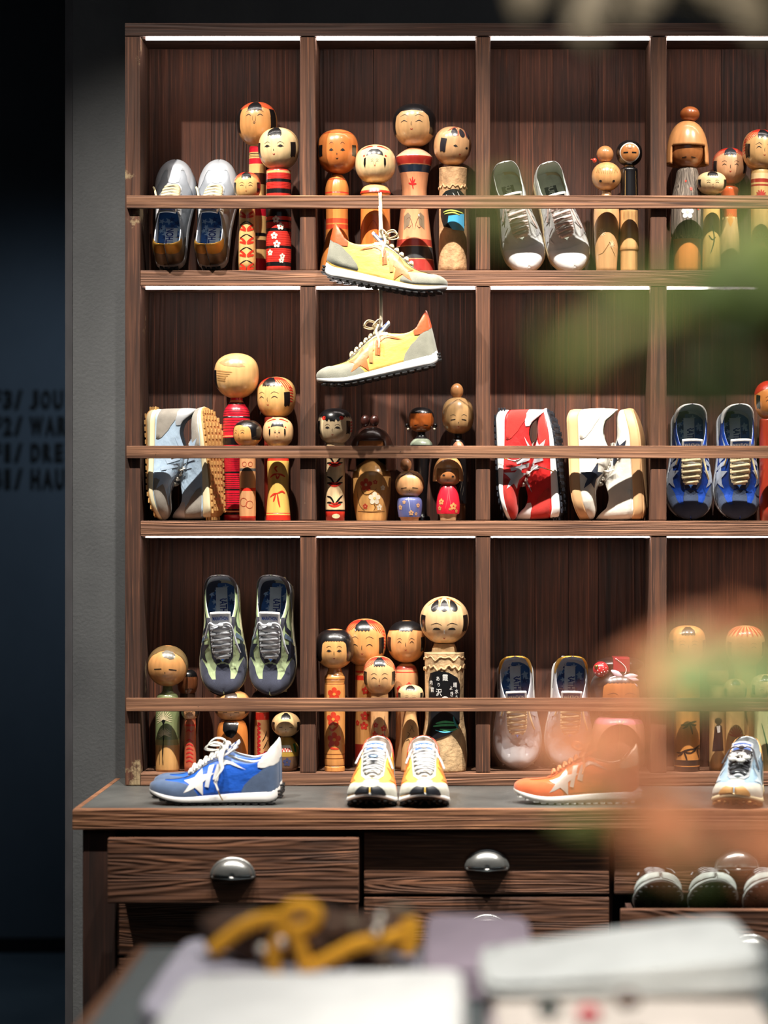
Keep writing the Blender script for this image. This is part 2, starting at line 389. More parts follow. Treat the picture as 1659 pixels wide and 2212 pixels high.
# ------------------------------------------------------------------ worktop and drawer cabinet
CT = 5.267; CTZ = EYE+(VY-1748.5)*CT/FPX
top_m = plaster('slate_top', (66, 67, 66), (96, 97, 95), 5, .38, (1, 1, 1))
Wedge = wood('worktop_edge', (86, 50, 32), (166, 116, 80), 'X', ring=50, across=14, along=.3, ringw=.12)
wt = empty('worktop', (X(156, CT), CT, CTZ-.045), 'long dark slate worktop with a brown wooden front edge', 'worktop')
def wpart(root, name, lo, hi, m, bev=.002):
    b = MB(); r = root.location
    b.box([lo[i]-r[i] for i in range(3)], [hi[i]-r[i] for i in range(3)], m, bev); return b.build(name, root)
tz2 = EYE+(VY-1793)*CT/FPX
wpart(wt, 'wooden_edge', (X(156, CT), CT, tz2), (XR, CT+.03, CTZ-.0002), Wedge, .002)
wpart(wt, 'side_edge', (X(156, CT), CT+.03, tz2), (X(156, CT)+.012, WALL-.001, CTZ-.0002), Wedge, .001)
wpart(wt, 'top_slab', (X(156, CT)+.012, CT+.03, tz2+.004), (XR, WALL-.001, CTZ-.0008), top_m, .0005)
SHZ_fix = CTZ
DF = 5.289
Wd = wood('drawer_front', (50, 28, 18), (132, 86, 58), 'X', ring=70, across=9, bumpd=.002, along=.6, ringw=.09)
Wd2 = wood('cabinet_side', (32, 17, 11), (66, 36, 23), 'Z', ring=26, across=9)  # wood tone darkened to carry the worktop's shadow on the side panel
pewter = mat((168, 170, 168), 'metal')
def cup(root, cx, cz, y, s=1.0):
    """half-dome cup pull with a flat back rim"""
    b = MB(); vs = []; fs = []; n = 20; k = 10; W = .043*s; H = .036*s; Dp = .026*s
    for i in range(n+1):
        th = PI*i/n
        for j in range(k+1):
            ph = (PI/2)*j/k
            vs.append((W*math.cos(th)*math.cos(ph)**.8, -Dp*math.sin(ph), H*math.sin(th)*math.cos(ph)**.8+.004*math.sin(ph)))
    for i in range(n):
        for j in range(k):
            a = i*(k+1)+j; fs.append((a, a+1, a+k+2, a+k+1))
    b.add(vs, fs, pewter)
    rim = [(W*1.02*math.cos(PI*i/24), -.002, H*1.03*math.sin(PI*i/24)) for i in range(25)]
    b.tube(rim, .0035*s, .003*s, pewter, up=Vector((0, 1, 0)), seg=8)
    b.tube([(-W*1.02, -.002, 0), (-W*.97, -.008, -.001), (0, -Dp*1.0, -.001), (W*.97, -.008, -.001), (W*1.02, -.002, 0)], .002*s, .002*s, pewter, seg=6)
    o = b.build('cup_handle', root, Matrix.Translation(Vector((cx, y, cz))))
    so = o.modifiers.new('s', 'SOLIDIFY'); so.thickness = .0015; return o
cab = empty('drawer_cabinet', (X(180, DF), DF, 0), 'low dark wooden drawer cabinet under the worktop', 'cabinet')
wpart(cab, 'side_panel', (X(180, DF), DF-.01, 0), (X(250, DF), DF+.03, tz2-.001), Wd2, .002)
wpart(cab, 'side_panel', (X(180, DF), DF+.03, 0), (X(180, DF)+.03, WALL-.002, tz2-.001), Wd2, .001)
wpart(cab, 'inner_box', (X(180, DF)+.031, DF+.10, .02), (XR, WALL-.003, tz2-.002), mat((18, 11, 8), 'dull'), 0)
for a in (778, 1321, 1862): wpart(cab, 'upright', (X(a, DF)-.004, DF+.03, .0), (X(a, DF)+.004, DF+.099, tz2-.001), Wd2, .001)
def drawer(x0, x1, y0, y1, D, hx=None, hy=None, deep=None, bands=None):
    d = MB(); r = cab.location; loc = Vector((X(x0, D), D, Z(y1, D)))
    e = bpy.data.objects.new('drawer', None); C.objects.link(e); e.parent = cab; e.location = loc-r
    def bx(nm, lo, hi, m, bev):
        q = MB(); q.box([lo[i]-loc[i] for i in range(3)], [hi[i]-loc[i] for i in range(3)], m, bev); return q.build(nm, e)
    bx('drawer_front', (X(x0, D), D, Z(y1, D)), (X(x1, D), D+.022, Z(y0, D)), Wd, .003)
    bk = DF+.099
    if D < DF-.02:
        h = Z(y0, D)-.012
        bx('drawer_side', (X(x0, D)+.02, D+.022, Z(y1, D)+.01), (X(x0, D)+.032, bk, h), Wd2, .001)
        bx('drawer_side', (X(x1, D)-.032, D+.022, Z(y1, D)+.01), (X(x1, D)-.02, bk, h), Wd2, .001)
        bx('drawer_bottom', (X(x0, D)+.032, D+.022, Z(y1, D)+.01), (X(x1, D)-.032, bk, Z(y1, D)+.018), Wd2, 0)
    if hx: cup(e, X(hx, D)-loc.x, Z(hy, D)-loc.z, -.0005)
    return e
drawer(232, 775, 1811, 1952, 5.20, 503, 1893)
drawer(252, 774, 1940, 2064, DF, 514, 2027)
drawer(252, 774, 2070, 2190, DF)
drawer(252, 774, 2196, 2320, DF, 514, 2280)
drawer(786, 1316, 1797, 1932, DF, 1052, 1875)
drawer(786, 1316, 1938, 2064, DF, 1052, 2015)
drawer(786, 1316, 2070, 2190, DF, 1052, 2150)
drawer(786, 1316, 2196, 2320, DF)
drawer(1327, 1856, 1797, 1932, DF, 1592, 1875)
drawer(1341, 1900, 1965, 2095, 5.125, 1620, 2060)
drawer(1327, 1856, 2100, 2230, DF)
# ------------------------------------------------------------------ kokeshi dolls
BLK = mat((18, 17, 19)); RED = mat((205, 48, 34)); CRIM = mat((196, 28, 46)); CREAM = mat((226, 190, 140)); TAN = mat((214, 152, 92)); ORG = mat((208, 118, 52))
INK = mat((28, 20, 16), 'dull')
def lathe(mb, prof, col, seg=44, cx=0, cy=0, bands=(), rough=0, keep=None):
    """prof [(z, r)] bottom to top; bands [(z0, z1, material)]"""
    zs = sorted(set([p[0] for p in prof]+[z for bnd in bands for z in bnd[:2] if prof[0][0] < z < prof[-1][0]]))
    def rr(z):
        for i in range(len(prof)-1):
            if prof[i][0] <= z <= prof[i+1][0]:
                a, b = prof[i], prof[i+1]; return a[1]+(b[1]-a[1])*((z-a[0])/(b[0]-a[0]) if b[0] > a[0] else 0)
        return prof[-1][1]
    rings = [(prof[0][0], 0.0001)]+[(z, rr(z)) for z in zs]+[(prof[-1][0], .0001)]
    vs = []
    for k, (z, r) in enumerate(rings):
        for j in range(seg):
            a = 2*PI*j/seg; q = r
            if rough: q = r*(1+rough*(math.sin(3*a+z*40)+.6*math.sin(7*a-z*90)+.5*math.sin(13*a+z*150)))
            vs.append((cx+q*math.sin(a), cy-q*math.cos(a), z))
    by = {}
    for k in range(len(rings)-1):
        zm = (rings[k][0]+rings[k+1][0])/2; m = col
        for z0, z1, bm_ in bands:
            if z0 <= zm <= z1: m = bm_
        for j in range(seg):
            a = k*seg+j; b = k*seg+(j+1) % seg
            am = 2*PI*(j+.5)/seg; am = am if am < PI else am-2*PI
            if keep and not keep(am, zm): continue
            by.setdefault(m, []).append((a, b, b+seg, a+seg))
    for m, fs in by.items():
        used = sorted({i for f in fs for i in f}); ix = {u: n for n, u in enumerate(used)}
        mb.add([vs[u] for u in used], [tuple(ix[i] for i in f) for f in fs], m)
def smooth_prof(pts, n=6):
    q = cr([Vector((p[0], p[1], 0)) for p in pts], n); out = []
    for v in q:
        if not out or v.x > out[-1][0]+1e-6: out.append((v.x, max(v.y, .0002)))
    return out
def hprof(w, h, nt_=2.7, nb=2.2, m=2.1, n=30):
    out = []
    for i in range(n+1):
        c = -math.cos(PI*i/n); e = nt_ if c > 0 else nb
        out.append((c*h/2, w/2*max(0.0, 1-abs(c)**e)**(1/m)+.0002))
    return out
def pmap(prof, yaw=0, cx=0, cy=0, z0=0, zs=1.0, R=1.0):
    """surface map on a lathe: u angle*R, v -> z = z0 + v*zs"""
    def f(u, v):
        z = min(max(z0+v*zs, prof[0][0]), prof[-1][0]); i = 0
        while i < len(prof)-2 and prof[i+1][0] < z: i += 1
        a, b = prof[i], prof[i+1]; t = (z-a[0])/max(b[0]-a[0], 1e-9); r = a[1]+(b[1]-a[1])*t
        th = u/R+yaw; sl = (b[1]-a[1])/max(b[0]-a[0], 1e-9)
        n = Vector((math.sin(th), -math.cos(th), -sl)); n.normalize()
        return Vector((cx+r*math.sin(th), cy-r*math.cos(th), z)), n
    return f
def zig(a0, a1, c, amp, n):
    return [(a0+(a1-a0)*i/n, c+(amp if i % 2 else -amp)) for i in range(n+1)]
def face(mb, f, kind='arc', ey=-.02, sp=.34, es=.15, brow=.16, nose='line', mouth=True, ink=INK, mc=None, fs=1.0, bw=None):
    mc = mc or mat((176, 40, 30), 'dull'); S = lambda x: x*fs
    for s in (-1, 1):
        x = s*S(sp)
        if kind == 'arc': stroke(mb, f, [(x-S(es), ey-.03*fs), (x, ey+.045*fs), (x+S(es), ey-.03*fs)], .035*fs, ink)
        elif kind == 'almond':
            decal(mb, f, [(x-S(es), ey), (x-S(es*.4), ey+.055*fs), (x+S(es*.4), ey+.055*fs), (x+S(es), ey), (x+S(es*.3), ey-.03*fs), (x-S(es*.3), ey-.03*fs)], ink, .0004)
            stroke(mb, f, [(x-S(es*1.3), ey-.01), (x, ey+.075*fs), (x+S(es*1.3), ey-.01)], .022*fs, ink, .0005)
        elif kind == 'slit': stroke(mb, f, [(x-S(es), ey+.02*s), (x, ey), (x+S(es), ey-.02*s)], .045*fs, ink, taper=False)
        elif kind == 'dot': decal(mb, f, disc(x, ey, es*.5*fs, es*.36*fs), ink, .0004)
        elif kind == 'half':
            decal(mb, f, [(x-S(es), ey), (x-S(es*.6), ey+.07*fs), (x, ey+.095*fs), (x+S(es*.6), ey+.07*fs), (x+S(es), ey)], ink, .0004)
        if brow: stroke(mb, f, [(x-S(es*1.2)*s*1.0, ey+(brow-.03)*fs), (x-.02*s, ey+(brow+.06)*fs), (x+S(es*1.3)*s, ey+(brow-.02)*fs)], bw or .02*fs, ink)
    if nose == 'line': stroke(mb, f, [(0, ey+.0), (-.012*fs, ey-.12*fs), (.0, ey-.2*fs)], .028*fs, ink)
    elif nose == 'u': stroke(mb, f, [(-.07*fs, ey-.02), (-.075*fs, ey-.2*fs), (0, ey-.3*fs), (.075*fs, ey-.2*fs), (.07*fs, ey-.02)], .018*fs, ink)
    elif nose == 'dot': decal(mb, f, disc(0, ey-.16*fs, .02*fs, .05*fs), ink, .0004)
    elif nose == 'white': decal(mb, f, disc(0, ey-.08*fs, .035*fs, .1*fs), mat((240, 232, 220)), .0005); 
    if mouth: stroke(mb, f, [(-.06*fs, ey-.33*fs), (0, ey-.365*fs), (.06*fs, ey-.33*fs)], .035*fs, mc)
def hair(mb, f, st, K=BLK, R2=RED):
    if st == 'bob':
        for s in (-1, 1):
            p = [(0, .93), (s*2.0, .93), (s*3.12, .93), (s*3.12, -.55), (s*1.5, -.6), (s*.95, -.6), (s*.78, -.5), (s*.70, -.1), (s*.66, .30), (s*.5, .42)]
            p += [(s*x, c) for x, c in zig(.42, 0, .42, .02, 6)]; decal(mb, f, p, K, .0007, .085)
    elif st == 'capbob':
        for s in (-1, 1):
            p = [(0, .95), (s*1.5, .95), (s*3.12, .95), (s*3.12, -.45), (s*1.4, -.5), (s*.98, -.45), (s*.92, .0), (s*.86, .35), (s*.6, .55), (0, .60)]
            decal(mb, f, p, K, .0007, .085)
    elif st == 'cap':
        for s in (-1, 1):
            p = [(0, .97), (s*3.12, .97), (s*3.12, .25), (s*1.2, .22)]+[(s*x, c) for x, c in zig(1.1, 0, .50, .03, 10)]
            decal(mb, f, p, K, .0007, .085)
    elif st in ('locks', 'fringe', 'lockred', 'fan', 'stripes', 'trefoil'):
        for s in (-1, 1):
            decal(mb, f, [(s*.86, .22), (s*1.22, .26), (s*1.25, -.44), (s*1.1, -.40), (s*1.0, -.46), (s*.9, -.4)], K, .0009, .09)
        if st in ('lockred', 'fan'):
            for s in (-1, 1):
                for k in range(7):
                    a = .25+.17*k; stroke(mb, f, [(s*a*.35, .95), (s*a*.9, .82), (s*(a+.22), .62-.07*k)], .07, R2, .0004)
                for k in range(6): stroke(mb, f, [(s*1.18, .46-.13*k), (s*1.32, .47-.13*k), (s*1.5, .42-.13*k)], .06, R2, .0004)
        if st == 'stripes':
            for k in range(-5, 6): stroke(mb, f, [(k*.22, .95), (k*.26, .75), (k*.30, .50)], .12, R2, .0004)
        if st == 'trefoil':
            for c in (-.5, 0, .5): decal(mb, f, disc(c, .62, .2, .24, 14, -c*.5), K, .0005, .1)
            for c in (-.25, .25): stroke(mb, f, [(c*1.1, .9), (c, .6), (c*1.2, .42)], .07, R2, .0007)
            for s in (-1, 1): stroke(mb, f, [(s*.2, .93), (s*.6, .86), (s*.95, .62)], .07, R2, .0004)
        elif st != 'stripes':
            p = [(-.40, .55), (-.42, .75), (-.25, .93), (.25, .93), (.42, .75), (.40, .55)]+[(x, c) for x, c in zig(.34, -.34, .52, .03, 8)]
            decal(mb, f, p, K, .0009, .08)
    elif st == 'boy':
        for s in (-1, 1):
            decal(mb, f, [(0, .97), (s*3.12, .97), (s*3.12, -.3), (s*1.35, -.25), (s*1.2, .1), (s*.9, .5), (s*.45, .72), (0, .78)], mat((112, 90, 58)), .0006, .085)
        decal(mb, f, [(-.3, .68), (-.1, .45), (.1, .42), (.22, .36), (.42, .40), (.55, .58), (.4, .75), (0, .8)], mat((96, 88, 72)), .0006, .12)
    elif st == 'swept':
        for k in range(11):
            for s in (-1, 1):
                stroke(mb, f, [(s*.03, .86-.0*k), (s*(.25+.06*k), .78-.03*k), (s*(.75+.09*k), .45-.07*k), (s*(.95+.13*k), -.15-.03*k)], .075, K, .0004)
    elif st == 'dark_top':
        for s in (-1, 1):
            p = [(0, .97), (s*3.12, .97), (s*3.12, .45), (s*1.5, .42)]+[(s*x, c) for x, c in zig(1.4, .5, .50, .05, 8)]+[(s*.4, .30), (s*.3, .26), (s*.2, .40), (s*.12, .25), (0, .28)]
            decal(mb, f, p, K, .0007, .085)
            decal(mb, f, [(s*.86, .3), (s*1.2, .3), (s*1.22, -.42), (s*1.05, -.36), (s*.9, -.42)], K, .0010, .09)
            for k in range(4): stroke(mb, f, [(s*1.25, .22-.16*k), (s*1.45, .24-.16*k), (s*1.7, .2-.16*k)], .1, R2, .0005)
            decal(mb, f, disc(s*.55, .44, .14, .1), R2, .0007)
    elif st == 'inner':
        decal(mb, f, [(-.44, .30), (-.40, .52), (-.2, .66), (.2, .66), (.40, .52), (.44, .30), (.30, .36), (0, .40), (-.30, .36)], K, .0005, .1)
        for s in (-1, 1):
            decal(mb, f, [(s*.46, .22), (s*.56, .18), (s*.58, -.12), (s*.52, -.3), (s*.46, -.1)], K, .0005, .1)
            stroke(mb, f, [(s*.15, .82), (s*.5, .80), (s*.95, .66)], .09, R2, .0004)
            stroke(mb, f, [(s*.52, .33), (s*.62, .30)], .08, R2, .0006)
    elif st == 'grooves':
        for k in range(-6, 7): stroke(mb, f, [(k*.12, .50), (k*.125, .25), (k*.13, .02+.02*abs(k))], .022, mat((120, 72, 36)), .0004, taper=False)
def flower(mb, f, u, v, r, m, m2=None, n=5, asp=1):
    for k in range(n):
        a = 2*PI*k/n+.3; decal(mb, f, disc(u+r*.6*math.cos(a), v+r*.6*math.sin(a)/asp, r*.42, r*.38/asp, 9, a), m, .0005+.00002*k, r*.5)
    if m2: decal(mb, f, disc(u, v, r*.22, r*.22/asp, 8), m2, .0009, r*.5)

DOLLS = []
def doll(row, cx, D, label, body, bcol, head, hcol, bands=(), hs=None, hk=BLK, hr=RED, fc=None, yaw=0, tilt=0, hp=(2.7, 2.2, 2.1), extra=None, hdx=0, group=None, rough=0, bbands_px=True, twist=0):
    """body: [(py, half-width px)] bottom up; head: (width, top py, bottom py) in photo pixels at depth D"""
    zf = ROW[row]; s = D/FPX; loc = Vector(((cx-VX)*s, D, zf))
    root = empty('kokeshi_doll', loc, label, 'doll', group or 'kokeshi dolls on the wall shelf')
    zz = lambda py: EYE+(VY-py)*s-zf
    pr = [(zz(py), hw*s) for py, hw in body]
    pr[0] = (0.0005, pr[0][1])
    pr = smooth_prof(pr, 5)
    mb = MB(); bds = [(min(zz(a), zz(b_)), max(zz(a), zz(b_)), m) for a, b_, m in bands]
    lathe(mb, pr, bcol, bands=bds, rough=rough)
    bo_map = lambda Rr=1.0: pmap(pr, yaw*.0, R=Rr)
    ctx = dict(root=root, s=s, zz=zz, prof=pr, mb=mb, yaw=yaw)
    hw, ht, hb = head; h = (hb-ht)*s; w_ = hw*s; hz = (zz(ht)+zz(hb))/2
    hpf = hprof(w_, h, *hp); hm = MB()
    lathe(hm, hpf, hcol, seg=52)
    fm = pmap(hpf, yaw, z0=0, zs=h/2)
    asp = h/w_
    if hs: hair(hm, fm, hs, hk, hr)
    if fc is not None: face(hm, fm, **fc)
    ctx.update(hm=hm, fm=fm, w=w_, h=h, hz=hz, R=w_/2)
    ctx['hx'] = hdx*s
    if extra: extra(ctx)
    mb.build('body', root)
    ho = hm.build('head', root); ho.location = (hdx*s, 0, hz); ho.rotation_euler = (0, tilt, twist)
    ctx['ho'] = ho
    for nm, q, lb in ctx.get('parts', []):
        o = q.build(nm, ho)
        if lb: o['label'] = lb
    DOLLS.append(root); return root
def cyl(b0, t0, wb, wt=None, neck=None, waist=None):
    """simple turned body: base row b0, top row t0"""
    wt = wt or wb; H = b0-t0; nk = neck or wt*.45
    pts = [(b0, wb*.96), (b0-2, wb)]
    if waist: pts.append((b0-H*.5, waist))
    pts += [(t0+wt*.55, wt), (t0+wt*.22, wt*.86), (t0+2, nk*1.05), (t0-3, nk)]
    return [(a, c) for a, c in pts]
def ball(px_w, top, bot, col, dx=0, name='topknot'):
    def g(c):
        q = MB(); s = c['s']; r = px_w*s/2; h = (bot-top)*s/2; z = (c['zz'](top)+c['zz'](bot))/2-c['hz']
        q.ell((dx*s, 0, z), (r, r, h), col); c.setdefault('parts', []).append((name, q, None))
    return g
def many(*gs):
    def g(c):
        for x in gs: x(c)
    return g
def bodyflowers(lst, m, m2=None):
    def g(c):
        R = max(p[1] for p in c['prof']); f = pmap(c['prof'], 0, R=R, zs=1)
        for dx, py, r in lst: flower(c['mb'], f, dx*c['s'], c['zz'](py), r*c['s'], m, m2)
    return g
def bodystrokes(lst, m, wd=1.5, off=.0005):
    def g(c):
        R = max(p[1] for p in c['prof']); f = pmap(c['prof'], 0, R=R, zs=1); s = c['s']
        for ln in lst: stroke(c['mb'], f, [(a*s, c['zz'](b_)) for a, b_ in ln], wd*s, m, off)
    return g
def bodypoly(pts, m, off=.0004, step=5):
    def g(c):
        R = max(p[1] for p in c['prof']); f = pmap(c['prof'], 0, R=R, zs=1); s = c['s']
        decal(c['mb'], f, [(a*s, c['zz'](b_)) for a, b_ in pts], m, off, step*s)
    return g
FR = 5.793; MD = 5.822; BK = 5.856
Y1 = mat((222, 176, 112)); PALE = mat((228, 196, 146)); HONEY = mat((216, 146, 70)); DRK = mat((70, 36, 24)); NAVY = mat((30, 42, 58)); BROWN = mat((150, 92, 50)); PINKR = mat((206, 92, 74))
def stripes(y0, y1, n, m, w=1.4):
    return [(y0+(y1-y0)*(i+.5)/n-w/2, y0+(y1-y0)*(i+.5)/n+w/2, m) for i in range(n)]
# --- top row, first bay
doll(1, 556, BK, 'tallest kokeshi in the top left bay, smiling face, red crown and long black side hair', cyl(590, 318, 20, 18, 9), Y1, (86, 221, 317), TAN,
     bands=[(318, 331, CRIM), (333, 335, BLK), (337, 338, BLK), (340, 341, BLK), (344, 356, CRIM), (376, 400, DRK), (452, 468, CRIM), (505, 512, BLK), (520, 540, DRK), (560, 590, CRIM)],
     hs='locks', hr=RED, fc=dict(kind='arc', ey=.28, sp=.30, es=.15, nose='u', brow=.18, mc=INK), yaw=-.08,
     extra=lambda c: [decal(c['hm'], c['fm'], [(s*.28, .72), (s*.3, .95), (s*1.7, .95), (s*1.7, .62), (s*1.2, .52), (s*.75, .62)], mat((206, 84, 48)), .0005, .085) for s in (-1, 1)] and [decal(c['hm'], c['fm'], [(s*.86, .60), (s*1.3, .6), (s*1.35, -.42), (s*.9, -.36)], BLK, .0010, .09) for s in (-1, 1)])
doll(1, 602, FR, 'kokeshi in the top left bay with red and black banded body painted with white blossoms', cyl(590, 371, 27.5, 27, 11), mat((206, 52, 42)), (87, 276, 369), PALE,
     bands=[(371, 376, Y1), (389, 396, BLK), (410, 420, BLK), (452, 470, BLK), (478, 482, BLK), (495, 502, BLK), (533, 539, BLK), (568, 577, BLK)]+stripes(378, 388, 3, mat((150, 20, 22)), 1)+stripes(397, 410, 4, mat((150, 20, 22)), 1)+stripes(482, 495, 3, mat((150, 20, 22)), 1)+stripes(503, 533, 6, mat((150, 20, 22)), 1)+stripes(540, 568, 6, mat((150, 20, 22)), 1),
     hs='locks', fc=dict(kind='almond', ey=.0, sp=.34, es=.13, nose='dot', mc=mat((190, 40, 40), 'dull')), yaw=-.18,
     extra=many(bodyflowers([(-4, 477, 8), (6, 492, 8), (-8, 512, 8), (-2, 530, 8), (-18, 548, 7), (10, 556, 6), (8, 565, 6)], mat((240, 214, 190))),
                lambda c: [stroke(c['hm'], c['fm'], [(1.0+.1*k, .85), (1.3+.08*k, .6-.1*k), (1.7, .3-.16*k)], .12, mat((196, 158, 108)), .0002) for k in range(4)]))
doll(1, 534, FR-.012, 'small kokeshi between silver sneaker and red banded doll, body painted with red and black chevrons', cyl(590, 436, 19, 17, 8), Y1, (58, 372, 436), Y1,
     hs='fan', fc=dict(kind='arc', ey=-.02, sp=.33), extra=many(
         bodystrokes([[(s*1, 470+28*k), (s*8, 464+28*k), (s*17, 458+28*k)] for k in range(5) for s in (-1, 1)]+[[(s*1, 473+28*k), (s*9, 470+28*k), (s*18, 468+28*k)] for k in range(5) for s in (-1, 1)], mat((206, 52, 32)), 5),
         bodystrokes([[(s*0, 480+28*k), (s*9, 484+28*k), (s*18, 490+28*k)] for k in range(4) for s in (-1, 1)], BLK, 2.4)))
# --- top row, second bay
doll(1, 728, MD, 'plain orange kokeshi with square black side locks, leftmost in the second top bay', [(590, 38), (560, 34), (520, 26), (500, 24.5), (455, 24), (440, 25), (420, 26), (405, 25), (390, 20), (378, 11)], mat((212, 132, 66)), (88, 280, 377), mat((206, 120, 60)),
     bands=[(388, 390, RED), (417, 420, RED), (474, 484, mat((206, 72, 44))), (487, 497, mat((206, 72, 44)))], fc=dict(kind='almond', ey=-.05, sp=.28, es=.09, nose='dot', brow=.3, mc=INK), hp=(3.2, 2.3, 2.1), hs=None, yaw=.0, hdx=2,
     extra=lambda c: [decal(c['hm'], c['fm'], [(s*.80, .22), (s*1.12, .24), (s*1.14, -.28), (s*.82, -.26)], BLK, .0005, .12) for s in (-1, 1)] and [stroke(c['hm'], c['fm'], [(-1.5, .76), (0, .78), (1.5, .76)], .06, mat((196, 84, 44)), .0003, taper=False)])
doll(1, 811, FR+.012, 'kokeshi with a small face painted on a big pale round head, in second top bay', [(590, 33), (460, 32), (425, 31), (419, 33), (415, 32), (405, 26), (399, 14)], mat((210, 122, 58)), (87, 313, 398), PALE,
     bands=[(414, 419, RED), (399, 414, Y1)], hs='inner', fc=dict(kind='arc', ey=.02, sp=.2, es=.09, brow=.14, nose='u', fs=.62), yaw=.0,
     extra=many(bodypoly([(-24, 480), (-12, 466), (4, 470), (14, 490), (10, 540), (-20, 560)], mat((214, 104, 44)), .0004), bodystrokes([[(-18, 500), (-4, 480), (6, 500), (0, 530)]], mat((170, 60, 20)), 1.5)))
doll(1, 895, BK-.004, 'tall black haired kokeshi with broad red shoulder and maple leaf, second top bay', [(590, 46), (560, 42), (500, 35), (455, 30), (420, 27), (400, 28), (378, 31), (360, 36), (343, 40), (336, 36), (328, 26), (321, 14)], mat((206, 140, 100)), (92, 225, 318), mat((200, 156, 108)),
     bands=[(326, 340, mat((222, 172, 140))), (341, 358, mat((156, 44, 36))), (360, 375, NAVY), (520, 534, mat((170, 60, 48))), (536, 562, mat((60, 60, 60))), (564, 590, mat((160, 52, 46)))], hs='capbob', fc=dict(kind='arc', ey=.05, sp=.36, es=.17, nose='line', brow=.26), yaw=-.12,
     extra=many(bodystrokes([[(-6, 402), (-6+7*math.cos(a), 402-8*math.sin(a)), (-6+14*math.cos(a), 402-16*math.sin(a))] for a in (0.1, .8, 1.5, 2.2, 2.95)]+[[(-6, 402), (-3, 412)]], mat((196, 44, 44)), 4), bodypoly([(-34, 470), (-20, 462), (-10, 470), (-14, 490), (-30, 500)], mat((120, 104, 84)), .0004), bodypoly([(34, 470), (20, 462), (12, 470), (16, 490), (32, 500)], mat((120, 104, 84)), .0004),
                bodystrokes([[(-24, 478), (-14, 474), (-6, 486), (-2, 500)], [(24, 478), (14, 474), (6, 486), (2, 500)], [(-22, 492), (-14, 496), (-8, 490)], [(22, 492), (14, 496), (8, 490)]], mat((90, 60, 46)), 1.4)))
BARK = mat((176, 138, 98), 'bark')
def painted_log(y0, y1, hw, water=True):
    def g(c):
        bodypoly([(-hw, y0+18), (-hw*.5, y0+6), (0, y0+2), (hw*.5, y0+3), (hw, y0+14), (hw, y1-10), (hw*.2, y1), (-hw*.7, y1-8), (-hw, y1-30)], mat((22, 24, 24)), .0022, 5)(c)
        if water:
            bodypoly([(-hw*.3, y0+60), (hw*.9, y0+55), (hw*.9, y0+92), (0, y0+90), (-hw*.35, y0+75)], mat((64, 150, 190)), .0028)(c)
            bodystrokes([[(-hw*.7, y0+52), (-hw*.1, y0+48), (hw*.8, y0+54)], [(-hw*.6, y0+56), (0, y0+53), (hw*.5, y0+58)]], mat((176, 186, 90)), 3, .0034)(c)
            bodystrokes([[(0, y0+10), (5, y0+22), (-3, y0+30)], [(10, y0+8), (16, y0+20)], [(-14, y0+14), (-10, y0+26)]], mat((200, 200, 196)), 1.4, .0034)(c)
        q = MB(); s = c['s']; z = c['zz']
        # torn bark edges standing proud of the trunk
        r = c['prof'][len(c['prof'])//2][1]
        q.tube([(r*math.sin(-1.5+.12*k), -r*math.cos(-1.5+.12*k), z(y0-4+3.5*math.sin(k*1.9)+2*math.sin(k*.8))) for k in range(26)], 2.6*s, 2.2*s, BARK, seg=7)
        c.setdefault('parts', []); o = q.build('bark_edge', c['root'])
    return g
doll(1, 978, MD, 'kokeshi on a log body painted with a river, right in the second top bay', [(590, 31), (500, 30), (430, 29), (370, 30), (366, 30), (365, 22), (360, 12)], BARK, (80, 274, 358), mat((190, 146, 104)),
     hs='trefoil', hk=mat((40, 36, 40)), hr=mat((150, 70, 60)), fc=dict(kind='almond', ey=-.12, sp=.36, es=.1, nose=None, brow=0), yaw=.55, tilt=.12, rough=.012, extra=painted_log(410, 500, 30), hdx=-1)
# --- top row, third bay
doll(1, 1310, FR+.01, 'pale carved kokeshi with a ball topknot and grooved hair, third top bay', [(590, 22), (520, 26), (480, 28), (450, 27), (435, 20), (422, 11), (412, 10)], mat((204, 156, 108)), (64, 350, 413), mat((212, 156, 100)),
     hs='grooves', fc=dict(kind='dot', ey=-.42, sp=.5, es=.22, nose=None, brow=0, mouth=False), hp=(2.1, 2.1, 2.0),
     extra=many(ball(37, 315, 352, mat((196, 132, 82)), -3), bodystrokes([[(-12+8*math.cos(a)*.2, 505), (-12+9*math.cos(a), 505-9*math.sin(a))] for a in [k*PI/5 for k in range(10)]], mat((232, 196, 156)), 2),
                bodystrokes([[(12, 530), (12+8*math.cos(a), 530-8*math.sin(a))] for a in [k*PI/4 for k in range(8)]], mat((232, 196, 156)), 2), bodystrokes([[(-24, 552), (-10, 548), (4, 530), (6, 526), (12, 540), (24, 556)]], mat((120, 80, 50)), 1.6),
                lambda c: (lambda q: (q.ell((-26*c['s'], -.004, 3*c['s']+c['h']*.5), (5*c['s'],)*3, mat((214, 70, 50))), q.ell((-32*c['s'], -.004, 5*c['s']+c['h']*.5), (3*c['s'], 2*c['s'], 1.5*c['s']), mat((214, 70, 50))), c['parts'].append(('bird_ornament', q, 'tiny red bird'))))(MB())))
